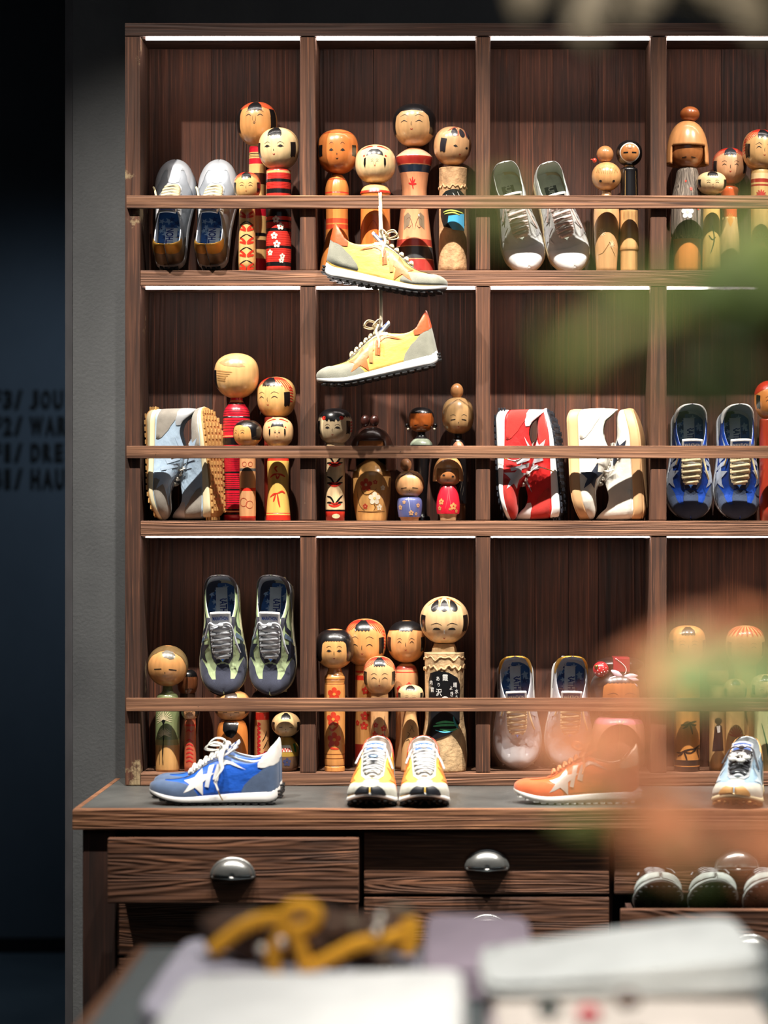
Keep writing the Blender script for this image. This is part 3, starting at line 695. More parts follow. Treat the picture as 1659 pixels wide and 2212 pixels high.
doll(1, 1359, FR+.012, 'narrow kokeshi in a black hood with a white rimmed oval face, third top bay', [(590, 19), (545, 19), (540, 21), (500, 20), (455, 19.5), (380, 18.5), (366, 18), (361, 12), (356, 10)], mat((206, 158, 104)), (56, 303, 360), BLK,
     bands=[(361, 455, BLK)], fc=None, hp=(2.4, 2.2, 2.0), extra=many(lambda c: (decal(c['hm'], c['fm'], disc(0, -.05, .86, .76, 26), mat((226, 220, 208)), .0006), decal(c['hm'], c['fm'], disc(0, -.05, .74, .66, 26), mat((188, 122, 68)), .001),
          [decal(c['hm'], c['fm'], [(s*.14, -.12), (s*.5, -.12), (s*.5, -.02), (s*.14, -.02)], BLK, .0014) for s in (-1, 1)], stroke(c['hm'], c['fm'], [(-.2, .3), (0, .22), (.2, .3)], .03, BROWN, .0014)),
          bodystrokes([[(-15+3*k, 458), (-15+3*k, 478)] for k in range(11)], mat((120, 80, 46)), 1.0), bodystrokes([[(-11, 365), (-11, 452)], [(17, 365), (17, 452)]], mat((190, 150, 90)), 1.2)))
# --- top row, fourth bay
def helmet(col, wpx, top, bot, gap=.95, lo=.42, solid=.004):
    def g(c):
        s = c['s']; q = MB(); h = (bot-top)*s; pr = [(-h/2+h*math.sin(PI/2*i/30), wpx*s/2*max(0, 1-math.sin(PI/2*i/30)**2.6)**(1/2.3)+.0002) for i in range(31)]
        zc = (c['zz'](top)+c['zz'](bot))/2-c['hz']
        q2 = MB()
        lathe(q2, pr, col, seg=72, keep=lambda a, z: z > -h/2+.0002 and not (abs(a) < gap and z < -h/2+h*lo))
        o = q2.build('hair', c['root']); o.location = (c['hx'], 0, zc+c['hz']); m = o.modifiers.new('s', 'SOLIDIFY'); m.thickness = solid; m.offset = -1
    return g
GREYW = wood('carved_grey_wood', (52, 46, 42), (142, 128, 114), 'Z', ring=60, across=20)
doll(1, 1485, FR+.03, 'kokeshi with a large helmet of bare wood hair and grey carved robe, fourth top bay', [(590, 30), (520, 31), (515, 35), (480, 36), (430, 34), (395, 27), (368, 22), (362, 12)], GREYW, (76, 280, 366), mat((168, 104, 58)),
     bands=[(518, 592, mat((204, 128, 62)))], fc=dict(kind='slit', ey=-.5, sp=.3, nose=None, brow=0, mouth=False), extra=many(helmet(mat((206, 144, 90)), 92, 261, 357), ball(43, 230, 264, mat((168, 92, 46)), 5),
        bodyflowers([(-3, 463, 14)], mat((238, 232, 224)), mat((230, 220, 190))), bodyflowers([(-8, 395, 3), (6, 412, 4), (22, 455, 3)], mat((214, 66, 44)))))
doll(1, 1537, FR, 'tiny kokeshi with a wide pale face and black tuft beside grey robed doll', [(590, 20), (500, 19), (440, 17), (425, 10), (418, 8)], mat((206, 170, 100)), (64, 371, 421), PALE,
     hs='fringe', fc=dict(kind='arc', ey=-.1, sp=.3, es=.12, nose='dot'), extra=bodystrokes([[(0, 490), (4, 520), (-4, 550)], [(-8, 510), (0, 520), (8, 514)]], mat((60, 60, 36)), 3))
doll(1, 1576, BK, 'kokeshi with orange collar and red topped head behind the tiny one, fourth top bay', [(590, 26), (520, 24), (470, 17), (430, 18), (410, 20), (402, 14), (396, 9)], mat((214, 176, 120)), (74, 320, 400), mat((216, 164, 122)),
     bands=[(401, 470, mat((214, 92, 48)))], hs='fan', hk=mat((40, 42, 48)), fc=dict(kind='arc', ey=-.02, sp=.36, es=.13), yaw=-.05, extra=bodystrokes([[(0, 492), (10*math.cos(a), 478-16*math.sin(a))] for a in (.3, .8, 1.3, 1.8, 2.3, 2.8)], mat((222, 150, 70)), 3))
doll(1, 1642, FR+.02, 'kokeshi cut by the right photo edge in the top bay, red petals beside its face', cyl(590, 374, 20, 20, 10), mat((206, 170, 110)), (76, 280, 370), mat((218, 170, 112)),
     bands=[(376, 388, PALE), (388, 396, mat((156, 40, 36))), (400, 404, mat((156, 40, 36)))], hs='lockred', fc=dict(kind='arc', ey=.02, sp=.33), yaw=.15,
     extra=bodystrokes([[(0, 424), (12*math.cos(a), 424-12*math.sin(a))] for a in [k*PI/6 for k in range(12)]]+[[(0, 520), (14*math.cos(a), 520-14*math.sin(a))] for a in [k*PI/6 for k in range(12)]], mat((186, 30, 50)), 3.4))
# --- middle row, first bay
rb = mat((196, 24, 46))
doll(2, 511, BK-.004, 'tall kokeshi turned away with blank head, glossy red body with black rings, middle left bay', [(1132, 29), (1000, 29.5), (940, 30), (900, 29), (885, 26), (875, 19), (866, 14), (858, 13)], rb, (96, 763, 861), mat((222, 176, 116)),
     bands=[(861, 866, rb), (866, 868, Y1), (870, 874, BLK), (900, 904, BLK), (942, 944, Y1), (946, 962, BLK), (1019, 1023, BLK), (1056, 1060, BLK), (1099, 1103, BLK), (1104, 1106, Y1), (1107, 1112, BLK)]+stripes(884, 898, 3, BLK, 1.2)+stripes(906, 935, 5, BLK, 1.2)+stripes(992, 1018, 6, BLK, 1.2)+stripes(1026, 1055, 7, BLK, 1.2)+stripes(1064, 1098, 7, BLK, 1.2),
     hp=(2.9, 2.2, 2.1), extra=lambda c: (decal(c['hm'], c['fm'], [(-.9, .55), (-.5, .72), (.3, .62), (.5, .5), (.35, .44), (.5, .36), (.2, .32), (-.5, .4)], mat((168, 142, 98)), .0004, .12), decal(c['hm'], c['fm'], [(-1.5, .25), (-1.02, .22), (-1.0, -.1), (-1.1, -.6), (-1.5, -.4)], BLK, .0004, .12),
        [stroke(c['hm'], c['fm'], [(-1.0, .2-.1*k), (-.5, .14-.1*k), (-.1-.1*k, .1-.08*k)], .06, mat((176, 132, 80)), .0005) for k in range(5)]))
doll(2, 597, BK-.002, 'kokeshi with red flame hair on its side, upper right of the middle left bay', cyl(1132, 905, 26, 26, 12), mat((150, 50, 36)), (84, 814, 905), Y1,
     hs='lockred', fc=dict(kind='arc', ey=-.02, sp=.38, es=.17, brow=.2), yaw=-.4, hp=(2.9, 2.2, 2.2))
doll(2, 535, FR, 'small kokeshi with black hair facing left, flower outline on its body, middle left bay', cyl(1132, 962, 18, 17, 9), mat((206, 150, 104)), (61, 907, 966), mat((220, 162, 96)),
     bands=[(1012, 1018, mat((80, 80, 80))), (1054, 1061, RED), (1115, 1132, RED)], hs='capbob', fc=dict(kind='arc', ey=.0, sp=.3, es=.13), yaw=-.6,
     extra=bodystrokes([[(-8+9*math.cos(a), 1085+9*math.sin(a)) for a in [k*PI/4 for k in range(9)]], [(6+8*math.cos(a), 1090+8*math.sin(a)) for a in [k*PI/4 for k in range(9)]], [(-6+5*math.cos(a), 1003+5*math.sin(a)) for a in [k*PI/3 for k in range(7)]], [(8+5*math.cos(a), 1003+5*math.sin(a)) for a in [k*PI/3 for k in range(7)]]], mat((176, 76, 54)), 1.4))
doll(2, 601, FR, 'kokeshi with a small painted face and waisted yellow body with red flowers, middle left bay', [(1132, 27), (1110, 26), (1070, 23), (1030, 23), (1000, 24), (985, 20), (970, 11), (962, 9)], mat((222, 178, 92)), (66, 901, 968), mat((222, 178, 128)),
     bands=[(990, 996, RED), (1108, 1110, RED), (1113, 1132, RED)], hs='inner', fc=dict(kind='almond', ey=-.05, sp=.2, es=.08, brow=.14, nose='line', fs=.65),
     extra=bodystrokes([[(0, 1024), (-10, 1026), (-20, 1032)], [(0, 1024), (10, 1026), (20, 1030)], [(0, 1020), (-6, 1012), (0, 1008)], [(-4, 1026), (0, 1034), (6, 1026)], [(0, 1066), (-10, 1068), (-20, 1074)], [(0, 1066), (12, 1062), (20, 1066)], [(0, 1066), (2, 1080), (6, 1096)], [(-4, 1068), (-8, 1078), (-10, 1084)]], mat((208, 52, 36)), 4))
# --- middle row, second bay
doll(2, 724, FR, 'kokeshi with black fringe and red side petals, black iris flowers on its slim body', cyl(1132, 960, 21, 21, 10), mat((222, 190, 146)), (74, 882, 962), mat((222, 196, 156)),
     bands=[(1101, 1103, BLK), (1105, 1132, RED), (1103, 1105, BLK)], hs='dark_top', fc=dict(kind='almond', ey=-.1, sp=.3, es=.13, brow=.15, nose='line'), yaw=-.12, hp=(3.4, 2.2, 2.2),
     extra=many(bodystrokes([l for y in (1005, 1048, 1090) for l in ([(0, y), (-8, y-14), (-19, y-18)], [(0, y), (10, y-12), (19, y-20)], [(0, y), (-10, y-4), (-19, y-4)], [(2, y), (10, y-4), (19, y-5)])], BLK, 4),
                bodystrokes([l for y in (1005, 1048, 1092) for l in ([(-14, y-2), (0, y+2), (14, y-3)], [(-8, y-6), (0, y-3), (8, y-6)])], RED, 4.5), bodypoly(disc(3, 1115, 9, 5), mat((200, 190, 150)))))
doll(2, 803, MD, 'wide kokeshi with a dark brown helmet of hair and plum blossoms on its light body', [(1132, 33), (1115, 35), (1080, 40), (1040, 42), (1020, 40), (1005, 30), (995, 16), (985, 12)], mat((214, 158, 92)), (80, 925, 992), mat((176, 108, 58)),
     extra=many(helmet(mat((62, 34, 26)), 104, 920, 1018, .72, .66), ball(20, 896, 922, mat((58, 28, 22)), -14), ball(20, 896, 922, mat((58, 28, 22)), 6),
        bodyflowers([(-11, 1048, 14), (9, 1042, 5), (-14, 1094, 6)], mat((196, 70, 50)), mat((232, 190, 140))), bodyflowers([(8, 1077, 14), (20, 1096, 7), (27, 1054, 6)], mat((236, 222, 196)), mat((220, 190, 110))),
        bodystrokes([[(-24, 1050), (-18, 1066), (-4, 1068), (12, 1056)], [(-34, 1060), (-30, 1090), (-16, 1104)], [(-38, 1105), (0, 1106), (38, 1105)], [(6, 1104), (10, 1096), (6, 1088)]], mat((92, 60, 32)), 1.6)))
doll(2, 910, BK, 'black lacquered kokeshi with a brown face and hanging ear ornaments, middle second bay', [(1132, 20), (1116, 18), (1108, 12), (1060, 13), (1020, 16), (990, 18), (965, 24), (955, 22), (942, 10), (930, 9)], mat((20, 18, 20)), (54, 880, 934), mat((170, 88, 36)),
     hs='cap', fc=dict(kind='slit', ey=-.45, sp=.42, es=.2, nose=None, brow=0), hp=(3.0, 2.6, 2.4), bands=[(948, 962, mat((150, 160, 140)))],
     extra=lambda c: (lambda q: ([q.ell((s*30*c['s'], 0, -12*c['s']), (5*c['s'],)*3, BLK) for s in (-1, 1)], [q.ell((s*28*c['s'], -.002, -20*c['s']), (3*c['s'],)*3, mat((230, 220, 200))) for s in (-1, 1)], c.setdefault('parts', []).append(('ear_ornament', q, 'black and pearl bead ear ornaments'))))(MB()))
doll(2, 989, MD+.012, 'tall dark robed kokeshi with a topknot and swept brown hair, right of middle second bay', [(1132, 17), (1090, 17), (1088, 19), (1020, 20), (960, 16), (945, 9), (934, 9)], mat((26, 24, 26)), (68, 858, 938), mat((200, 158, 108)),
     bands=[(1088, 1134, mat((92, 58, 36)))], hs='swept', hk=mat((150, 116, 78)), fc=dict(kind='slit', ey=-.25, sp=.36, es=.16, brow=.22, nose='dot'), yaw=.05, hp=(2.6, 2.6, 2.3),
     extra=many(ball(28, 828, 862, mat((200, 140, 88)), -2), bodystrokes([[(2, 1080), (8, 1050), (14, 1020)], [(10, 1070), (14, 1050)], [(0, 1060), (6, 1045)]], mat((120, 112, 100)), .8)))
doll(2, 885, FR-.008, 'small kokeshi in a blue flowered kimono with a topknot and tilted eyes', [(1132, 19), (1118, 21), (1116, 24), (1095, 27), (1080, 26), (1074, 20), (1070, 12)], mat((92, 98, 146)), (62, 1016, 1076), mat((214, 160, 110)),
     bands=[(1117, 1134, mat((196, 142, 92)))], hs='swept', hk=mat((146, 108, 72)), fc=dict(kind='slit', ey=-.28, sp=.42, es=.22, brow=0, nose='dot'), hp=(2.3, 2.3, 2.1),
     extra=many(ball(25, 990, 1018, mat((196, 134, 92)), -8), bodyflowers([(-22, 1096, 6), (-12, 1085, 4), (4, 1108, 6), (20, 1092, 5), (16, 1110, 4)], mat((196, 150, 110))), bodystrokes([[(-3, 1074), (0, 1090), (2, 1104)]], mat((190, 190, 206)), 1.2)))
doll(2, 968, FR-.006, 'small kokeshi in a bright red kimono, hair cut round its tilted face', [(1132, 17), (1112, 19), (1110, 24), (1090, 25.5), (1065, 22), (1050, 17), (1045, 10)], mat((206, 32, 52)), (60, 996, 1050), mat((178, 116, 70)),
     bands=[(1110, 1134, mat((206, 166, 124)))], tilt=.14, hp=(2.3, 2.3, 2.1), fc=dict(kind='dot', ey=-.2, sp=.34, es=.2, nose=None, brow=0), yaw=.05,
     extra=many(helmet(mat((206, 150, 96)), 66, 984, 1040, .85, .52, .002), ball(27, 950, 986, mat((204, 140, 108)), 14), bodyflowers([(-16, 1084, 7), (-20, 1098, 5), (12, 1094, 8), (20, 1104, 4), (4, 1100, 3)], mat((196, 140, 84))), bodystrokes([[(2, 1052), (-1, 1075), (-6, 1100)], [(2, 1052), (4, 1080), (8, 1104)]], mat((230, 90, 90)), 1)))
# --- middle row, right edge
doll(2, 1664, MD, 'red haired kokeshi cut by the right photo edge, middle row beside the navy sneakers', cyl(1132, 910, 24, 24, 11), mat((150, 48, 30)), (70, 822, 908), mat((196, 122, 62)),
     hs='locks', fc=dict(kind='arc', ey=-.05, sp=.33), yaw=.1, extra=lambda c: [decal(c['hm'], c['fm'], [(s*0, .97), (s*2.2, .97), (s*2.2, .35), (s*1.3, .28), (s*.7, .5), (0, .6)], mat((176, 44, 28)), .0005, .085) for s in (-1, 1)])
# --- bottom row, first bay
doll(3, 362, FR+.01, 'round headed boy kokeshi with a pale green dandelion body, bottom left corner bay', [(1672, 25), (1660, 26), (1560, 26), (1530, 25), (1510, 24), (1500, 20), (1494, 12), (1480, 10)], mat((124, 134, 92)), (88, 1394, 1483), mat((208, 150, 92)),
     bands=[(1608, 1680, mat((206, 158, 98))), (1596, 1608, mat((158, 150, 96)))], hs='boy', fc=dict(kind='slit', ey=-.12, sp=.38, es=.2, brow=0, nose='dot', mouth=False), tilt=.05, hp=(2.1, 2.1, 2.0),
     extra=many(bodystrokes([l for (x, y, r) in ((-6, 1552, 20), (-4, 1585, 15)) for l in [[(x, y), (x+r*.55*math.cos(a), y-r*.55*math.sin(a)), (x+r*math.cos(a), y-r*math.sin(a))] for a in [k*PI/12-.3 for k in range(16)]]], mat((226, 210, 170)), 1.3), bodystrokes([[(-6, 1552), (-6, 1600), (-8, 1650)], [(-4, 1588), (-8, 1620), (-6, 1650)], [(-16, 1610), (-16, 1650)]], BLK, 1.6),
                bodypoly([(-13, 1540), (-6, 1552), (1, 1540), (-2, 1556), (-6, 1564), (-10, 1556)], BLK)))
doll(3, 405, BK, 'dark brown kokeshi with a black cap behind the small red one, bottom left bay', cyl(1672, 1500, 18, 17, 9), mat((70, 46, 34)), (44, 1446, 1505), mat((140, 84, 52)),
     hs='cap', fc=dict(kind='slit', ey=-.4, sp=.25, es=.2, brow=0, nose='dot'), hp=(3.2, 2.2, 2.3), yaw=.3)
doll(3, 411, FR-.01, 'thin kokeshi with a reddish scripted body beside the green boy doll', cyl(1672, 1553, 13, 12, 7), mat((186, 96, 66)), (37, 1515, 1556), mat((206, 150, 104)),
     bands=[(1564, 1568, RED)], hs='bob', fc=dict(kind='arc', ey=-.1, sp=.34), extra=bodystrokes([[(-8, 1580), (-2, 1576), (4, 1582)], [(4, 1580), (9, 1576)]]+[[(-8, 1600+9*k), (0, 1597+9*k), (8, 1602+9*k)] for k in range(6)], mat((196, 40, 36)), 3))
doll(3, 502, MD-.005, 'wide orange kokeshi with a black pointed bib, below the green sneakers', [(1672, 33), (1620, 34), (1580, 33), (1560, 27), (1552, 16), (1545, 12)], mat((206, 124, 58)), (78, 1490, 1559), mat((210, 150, 94)),
     hs='locks', hk=mat((56, 40, 30)), fc=dict(kind='slit', ey=-.35, sp=.35, es=.15, brow=.2, nose='dot', mc=INK), extra=bodypoly([(-24, 1556), (-20, 1575), (-10, 1588), (2, 1592), (12, 1582), (20, 1560), (10, 1554), (-10, 1554)], BLK))
doll(3, 566, BK-.01, 'slender kokeshi with red collar and red leaf script on its body, below right green sneaker', cyl(1672, 1538, 17, 16, 9), mat((206, 152, 100)), (44, 1490, 1542), mat((206, 152, 100)),
     bands=[(1538, 1554, RED)], hs='bob', fc=dict(kind='arc', ey=-.1, sp=.34), extra=many(bodystrokes([[(-9, 1560+9*k), (-4, 1563+9*k), (-10, 1567+9*k)] for k in range(9)], mat((190, 30, 40)), 5), bodystrokes([[(2, 1600), (8, 1590), (12, 1578)], [(4, 1616), (10, 1606), (14, 1598)]], BLK, 2), bodyflowers([(8, 1630, 9)], mat((190, 34, 40)))))
doll(3, 618, FR+.012, 'round bellied kokeshi with a big bald brown splashed head and green patterned coat', [(1672, 22), (1655, 27), (1630, 28), (1610, 26), (1598, 18), (1590, 10)], mat((110, 82, 62)), (62, 1538, 1592), mat((214, 176, 126)),
     bands=[(1592, 1632, mat((176, 140, 60)))], hs='fringe', fc=dict(kind='slit', ey=-.15, sp=.36, es=.12, brow=0, nose='dot'), yaw=.05, hp=(2.1, 2.1, 2.0),
     extra=many(bodypoly([(-26, 1600), (-14, 1604), (-18, 1620), (-27, 1626)], mat((30, 110, 60))), bodypoly([(27, 1604), (20, 1606), (22, 1622), (27, 1624)], mat((30, 110, 60))), bodypoly([(-10, 1608), (12, 1608), (16, 1622), (-12, 1622)], mat((222, 214, 196))), bodystrokes([[(-12+6*k, 1622), (-9+6*k, 1614), (-6+6*k, 1622)] for k in range(4)], mat((190, 44, 36)), 2), bodyflowers([(4, 1644, 9)], mat((60, 64, 100)))))
# --- bottom row, second bay
def ring_bands(ys, m): return [(y-1, y+1, m) for y in ys]
doll(3, 723, FR+.005, 'kokeshi with black bob and ringed column body, left in the bottom second bay', [(1675, 22), (1656, 22), (1654, 21), (1648, 22), (1560, 22.5), (1500, 22.5), (1480, 22), (1475, 21), (1468, 22), (1462, 22), (1456, 18), (1448, 15), (1442, 14)], mat((212, 146, 80)), (82, 1358, 1445), mat((222, 166, 102)),
     bands=ring_bands((1653, 1637, 1628, 1477, 1467), mat((130, 70, 30))), hs='bob', fc=dict(kind='almond', ey=-.08, sp=.27, es=.11, brow=.2), yaw=.02, hp=(3.0, 2.3, 2.1),
     extra=many(bodyflowers([(0, 1498, 15), (-2, 1552, 16), (0, 1596, 16)], mat((204, 62, 38)), mat((226, 150, 70))), bodystrokes([[(-8, 1510), (0, 1522), (8, 1512)], [(-10, 1570), (-4, 1576), (8, 1566)], [(-14, 1606), (-6, 1614), (10, 1616)]], mat((204, 62, 38)), 5),
        lambda c: [stroke(c['hm'], c['fm'], [(s*.2, .95), (s*.9, .82), (s*1.45, .3), (s*1.5, -.3)], .22, mat((206, 76, 46)), .0006) for s in (-1, 1)]))
doll(3, 789, BK-.004, 'kokeshi with red petal hair and long black side lock behind the bob haired one', cyl(1675, 1442, 22, 22, 12), mat((206, 146, 84)), (90, 1336, 1440), mat((216, 152, 90)),
     bands=[(1448, 1452, RED), (1458, 1468, RED), (1606, 1680, mat((150, 40, 30)))], hs='fan', fc=dict(kind='arc', ey=-.08, sp=.36, es=.16, brow=.3), yaw=-.12, hp=(3.0, 2.3, 2.2),
     extra=bodyflowers([(2, 1490, 9), (0, 1545, 10), (-2, 1566, 9), (-18, 1560, 6)], mat((196, 50, 36))))
doll(3, 820, FR-.004, 'kokeshi in front with red combed hair and blossom sprigs on a pale body', cyl(1675, 1500, 19, 19, 10), mat((214, 162, 112)), (70, 1417, 1502), mat((224, 176, 122)),
     hs='lockred', fc=dict(kind='arc', ey=-.1, sp=.34, es=.17, brow=.2), yaw=.02, extra=many(bodyflowers([(-8, 1565, 6), (10, 1572, 7), (-10, 1585, 7), (8, 1590, 7), (-8, 1602, 7), (12, 1606, 6), (0, 1614, 7)], mat((204, 50, 36))), bodystrokes([[(-12, 1545), (-12, 1575), (-10, 1600)], [(12, 1545), (12, 1580), (10, 1604)]], mat((60, 50, 40)), 1.2)))
doll(3, 878, BK-.002, 'round headed kokeshi with short black top hair and a pale shouldered body with red plums', [(1675, 26), (1600, 24), (1540, 23), (1480, 26), (1455, 25), (1440, 20), (1433, 12)], mat((214, 160, 112)), (84, 1340, 1432), mat((216, 156, 100)),
     bands=[(1438, 1446, PINKR), (1450, 1452, RED)], fc=dict(kind='arc', ey=.0, sp=.32, es=.11, brow=.14), yaw=-.02, hp=(2.4, 2.2, 2.1), hs='fringe',
     extra=many(lambda c: [decal(c['hm'], c['fm'], [(0, .96), (s*2.5, .96), (s*2.5, .5), (s*.7, .56), (0, .62)], BLK, .0010, .085) for s in (-1, 1)], bodyflowers([(-16, 1488, 8), (6, 1478, 6), (-20, 1500, 6)], mat((206, 40, 36)))))
doll(3, 887, FR-.008, 'smallest kokeshi in bottom second bay, bald pale head with black cap mark and scripted body', [(1675, 21), (1620, 20), (1580, 18), (1550, 13), (1530, 9), (1518, 8)], mat((206, 158, 106)), (55, 1479, 1522), mat((226, 190, 142)),
     hs='fringe', fc=dict(kind='arc', ey=-.2, sp=.3), extra=bodystrokes([[(0, 1565), (4, 1570), (-2, 1578)], [(8, 1560), (6, 1574), (10, 1580)], [(-8, 1580), (-2, 1584), (-8, 1592)], [(-12, 1600), (-4, 1596), (-2, 1606)], [(4, 1596), (8, 1608), (3, 1616)]], mat((60, 44, 34)), 1.3))
def log_big(c):
    s = c['s']; f = pmap(c['prof'], 0, R=46*s, zs=1); z = c['zz']
    bodypoly([(-42, 1470), (-36, 1452), (-16, 1447), (10, 1450), (34, 1462), (42, 1476), (42, 1536), (40, 1560), (14, 1582), (-20, 1594), (-44, 1598)], mat((20, 21, 24)), .0028, 6)(c)
    W = mat((226, 226, 222), 'dull')
    for t, x, y, sz in (('内', -31, 1473, 9), ('官', -28, 1488, 10), ('あ', -14, 1464, 9), ('り', -12, 1477, 8), ('沢', -12, 1494, 14), ('霞', 2, 1462, 13), ('晴', 25, 1478, 10), ('水', 29, 1492, 10), ('う', 29, 1504, 8), ('よ', 15, 1484, 8), ('き', 17, 1497, 10)):
        text_on(c['mb'], f, t, x*s, z(y), sz*s, sz*1.2*s, W, off=.0036, bold=.01)
    bodystrokes([[(-10, 1572), (12, 1574), (30, 1572)], [(-26, 1566), (0, 1563), (34, 1564)], [(-20, 1560), (0, 1556), (24, 1558)]], mat((86, 176, 120)), 5, .0036)(c)
    bodystrokes([[(22, 1545), (26, 1560), (34, 1572)]], mat((60, 150, 160)), 5, .0036)(c); bodystrokes([[(-20, 1574), (0, 1578), (20, 1576)]], mat((100, 190, 220)), 2.5, .0036)(c)
    bodypoly(disc(2, 1506, 8, 5), W, .0032, 4)(c)
    q = MB()
    q.tube([(42.5*s*math.sin(-1.55+.1*k), -42.5*s*math.cos(-1.55+.1*k), z(1441+4*math.sin(k*1.7)+3*math.sin(k*.6))) for k in range(32)], 3.2*s, 2.6*s, mat((196, 164, 122), 'bark'), seg=7)
    q.tube([(43*s*math.sin(-1.55+.1*k), -43*s*math.cos(-1.55+.1*k), z(1420+3*math.sin(k*1.3)+3*math.sin(k*.7))) for k in range(32)], 2.2*s, 1.6*s, mat((196, 164, 122), 'bark'), seg=7)
    q.build('bark_edge', c['root'])
doll(3, 960, MD-.012, 'big round headed kokeshi on a bark log with white script on black', [(1675, 48), (1640, 49), (1590, 47), (1560, 43), (1530, 41), (1480, 42), (1415, 43), (1412, 42), (1410, 29), (1400, 26), (1390, 22)], mat((196, 164, 122), 'bark'), (106, 1288, 1392), mat((224, 184, 136)),
     hs='trefoil', hr=mat((206, 96, 50)), fc=dict(kind='half', ey=-.36, sp=.33, es=.19, brow=.22, nose='white', bw=.025), rough=.008, hp=(2.1, 2.1, 2.0), extra=log_big)
# --- bottom row, third bay
def geisha(c):
    q = MB(); s = c['s']; q.ell((2*s, 0, c['h']*.5+6*s), (54*s, 40*s, 18*s), BLK, 28, 14); c.setdefault('parts', []).append(('topknot', q, None))
    f = pmap([( -20*s, 30*s), (20*s, 30*s)], 0, R=30*s)
    q2 = MB(); q2.box((-14*s, -42*s, c['h']*.5-8*s), (22*s, 20*s, c['h']*.5+24*s), mat((150, 34, 50)), .003)
    for k in range(18):
        a = k*.13; q2.ell((-8*s+22*s*math.sin(a), -43*s, c['h']*.5+18*s-2*s*k+3*s), (1.3*s, 1*s, 1.3*s), mat((240, 230, 226)), 6, 4)
    c['parts'].append(('hair_band', q2, 'crimson band with white dots'))
    q3 = MB(); q3.ell((-40*s, -34*s, c['h']*.5-2*s), (17*s, 17*s, 17*s), mat((196, 34, 44)))
    for k in range(14): a = k*2.4; r_ = 4+k*.85; q3.ell((-40*s+r_*s*math.cos(a), -34*s-math.sqrt(max(17*17-r_*r_, 1))*s, c['h']*.5-2*s+r_*s*math.sin(a)), (1.2*s, .8*s, 1.2*s), mat((240, 230, 226)), 6, 4)
    q3.ell((-50*s, -46*s, c['h']*.5+4*s), (5*s,)*3, mat((140, 110, 60), 'metal')); c['parts'].append(('hair_ornament', q3, 'red spotted bead'))
    q4 = MB()
    for a in (-.35, .35, .05, -.75+PI, PI+.35, PI-.05):
        d = Vector((math.cos(a), 0, math.sin(a)-.25)); q4.tube([Vector((6*s, -48*s, c['h']*.5-18*s))+d*(t*34*s) for t in (0, .25, .5, .75, 1)], 5*s, 2*s, mat((236, 206, 220)), up=Vector((0, 1, 0)), taper=lambda t: .3+math.sin(PI*t))
    c['parts'].append(('ribbon', q4, 'pale pink ribbon bow'))
doll(3, 1336, FR+.04, 'large geisha kokeshi with a red spotted ornament, ribbon and pink kimono, bottom third bay', [(1675, 48), (1650, 54), (1600, 58), (1565, 54), (1550, 44), (1545, 20), (1536, 14)], mat((206, 150, 130)), (122, 1442, 1545), mat((168, 104, 58)),
     bands=[(1548, 1562, mat((226, 140, 160)))], hs='bob', fc=dict(kind='half', ey=-.35, sp=.3, es=.16, brow=.3, nose='white'), yaw=.05, extra=many(geisha, bodystrokes([[(0, 1552), (-2, 1600), (-6, 1650)], [(-10, 1552), (0, 1562), (12, 1552)]], mat((226, 200, 150)), 2)))
# --- bottom row, fourth bay
doll(3, 1484, FR+.01, 'kokeshi with dragonflies painted on an orange column body, bottom right bay', [(1672, 27), (1645, 28), (1560, 28), (1470, 28), (1445, 26), (1430, 18)], mat((206, 136, 68)), (80, 1351, 1432), mat((216, 152, 90)),
     bands=[(1640, 1652, BLK), (1654, 1680, BLK)], hs='fringe', fc=dict(kind='arc', ey=.0, sp=.33), hp=(3.4, 2.2, 2.3), extra=bodystrokes([l for x, y in ((2, 1560), (-10, 1620), (20, 1612)) for l in ([(x, y), (x+5, y+12), (x+8, y+24)], [(x-18, y+4), (x-6, y+4), (x, y)], [(x-14, y+12), (x-5, y+7), (x, y)], [(x, y), (x+8, y-2), (x+18, y-4)], [(x, y), (x+9, y+4), (x+18, y+4)])], mat((44, 30, 22)), 4))
doll(3, 1610, BK, 'kokeshi with red striped crown at the back of the bottom right bay', cyl(1672, 1440, 24, 24, 12), mat((196, 150, 96)), (84, 1351, 1442), mat((220, 168, 112)),
     hs='stripes', fc=dict(kind='arc', ey=-.02, sp=.33), hp=(3.2, 2.2, 2.2))
doll(3, 1550, MD, 'kokeshi with a dark kimono lady painted on its body, bottom right bay', cyl(1672, 1484, 18, 18, 9), mat((206, 166, 112)), (48, 1434, 1486), mat((206, 156, 106)),
     hs='cap', fc=dict(kind='arc', ey=-.1, sp=.33), extra=many(bodypoly([(-8, 1570), (0, 1560), (8, 1568), (10, 1590), (12, 1620), (-14, 1622), (-10, 1590)], mat((30, 24, 28))), bodypoly([(-4, 1566), (4, 1566), (4, 1580), (-2, 1582)], mat((230, 226, 220)), .0006), bodypoly(disc(0, 1556, 8, 7), mat((24, 20, 22)), .0005)))
doll(3, 1588, FR+.005, 'kokeshi with a red chrysanthemum on its body, bottom right bay', cyl(1672, 1516, 20, 20, 9), mat((206, 166, 106)), (50, 1466, 1518), mat((212, 164, 112)),
     hs='fringe', fc=dict(kind='arc', ey=-.1, sp=.33), extra=many(bodystrokes([[(0, 1590), (16*math.cos(a), 1590-24*math.sin(a))] for a in [.2+k*.34 for k in range(9)]], mat((196, 50, 36)), 4), bodystrokes([[(0, 1590), (0, 1620), (-2, 1650)], [(0, 1625), (-10, 1615)], [(0, 1625), (10, 1612)]], mat((50, 44, 24)), 3)))
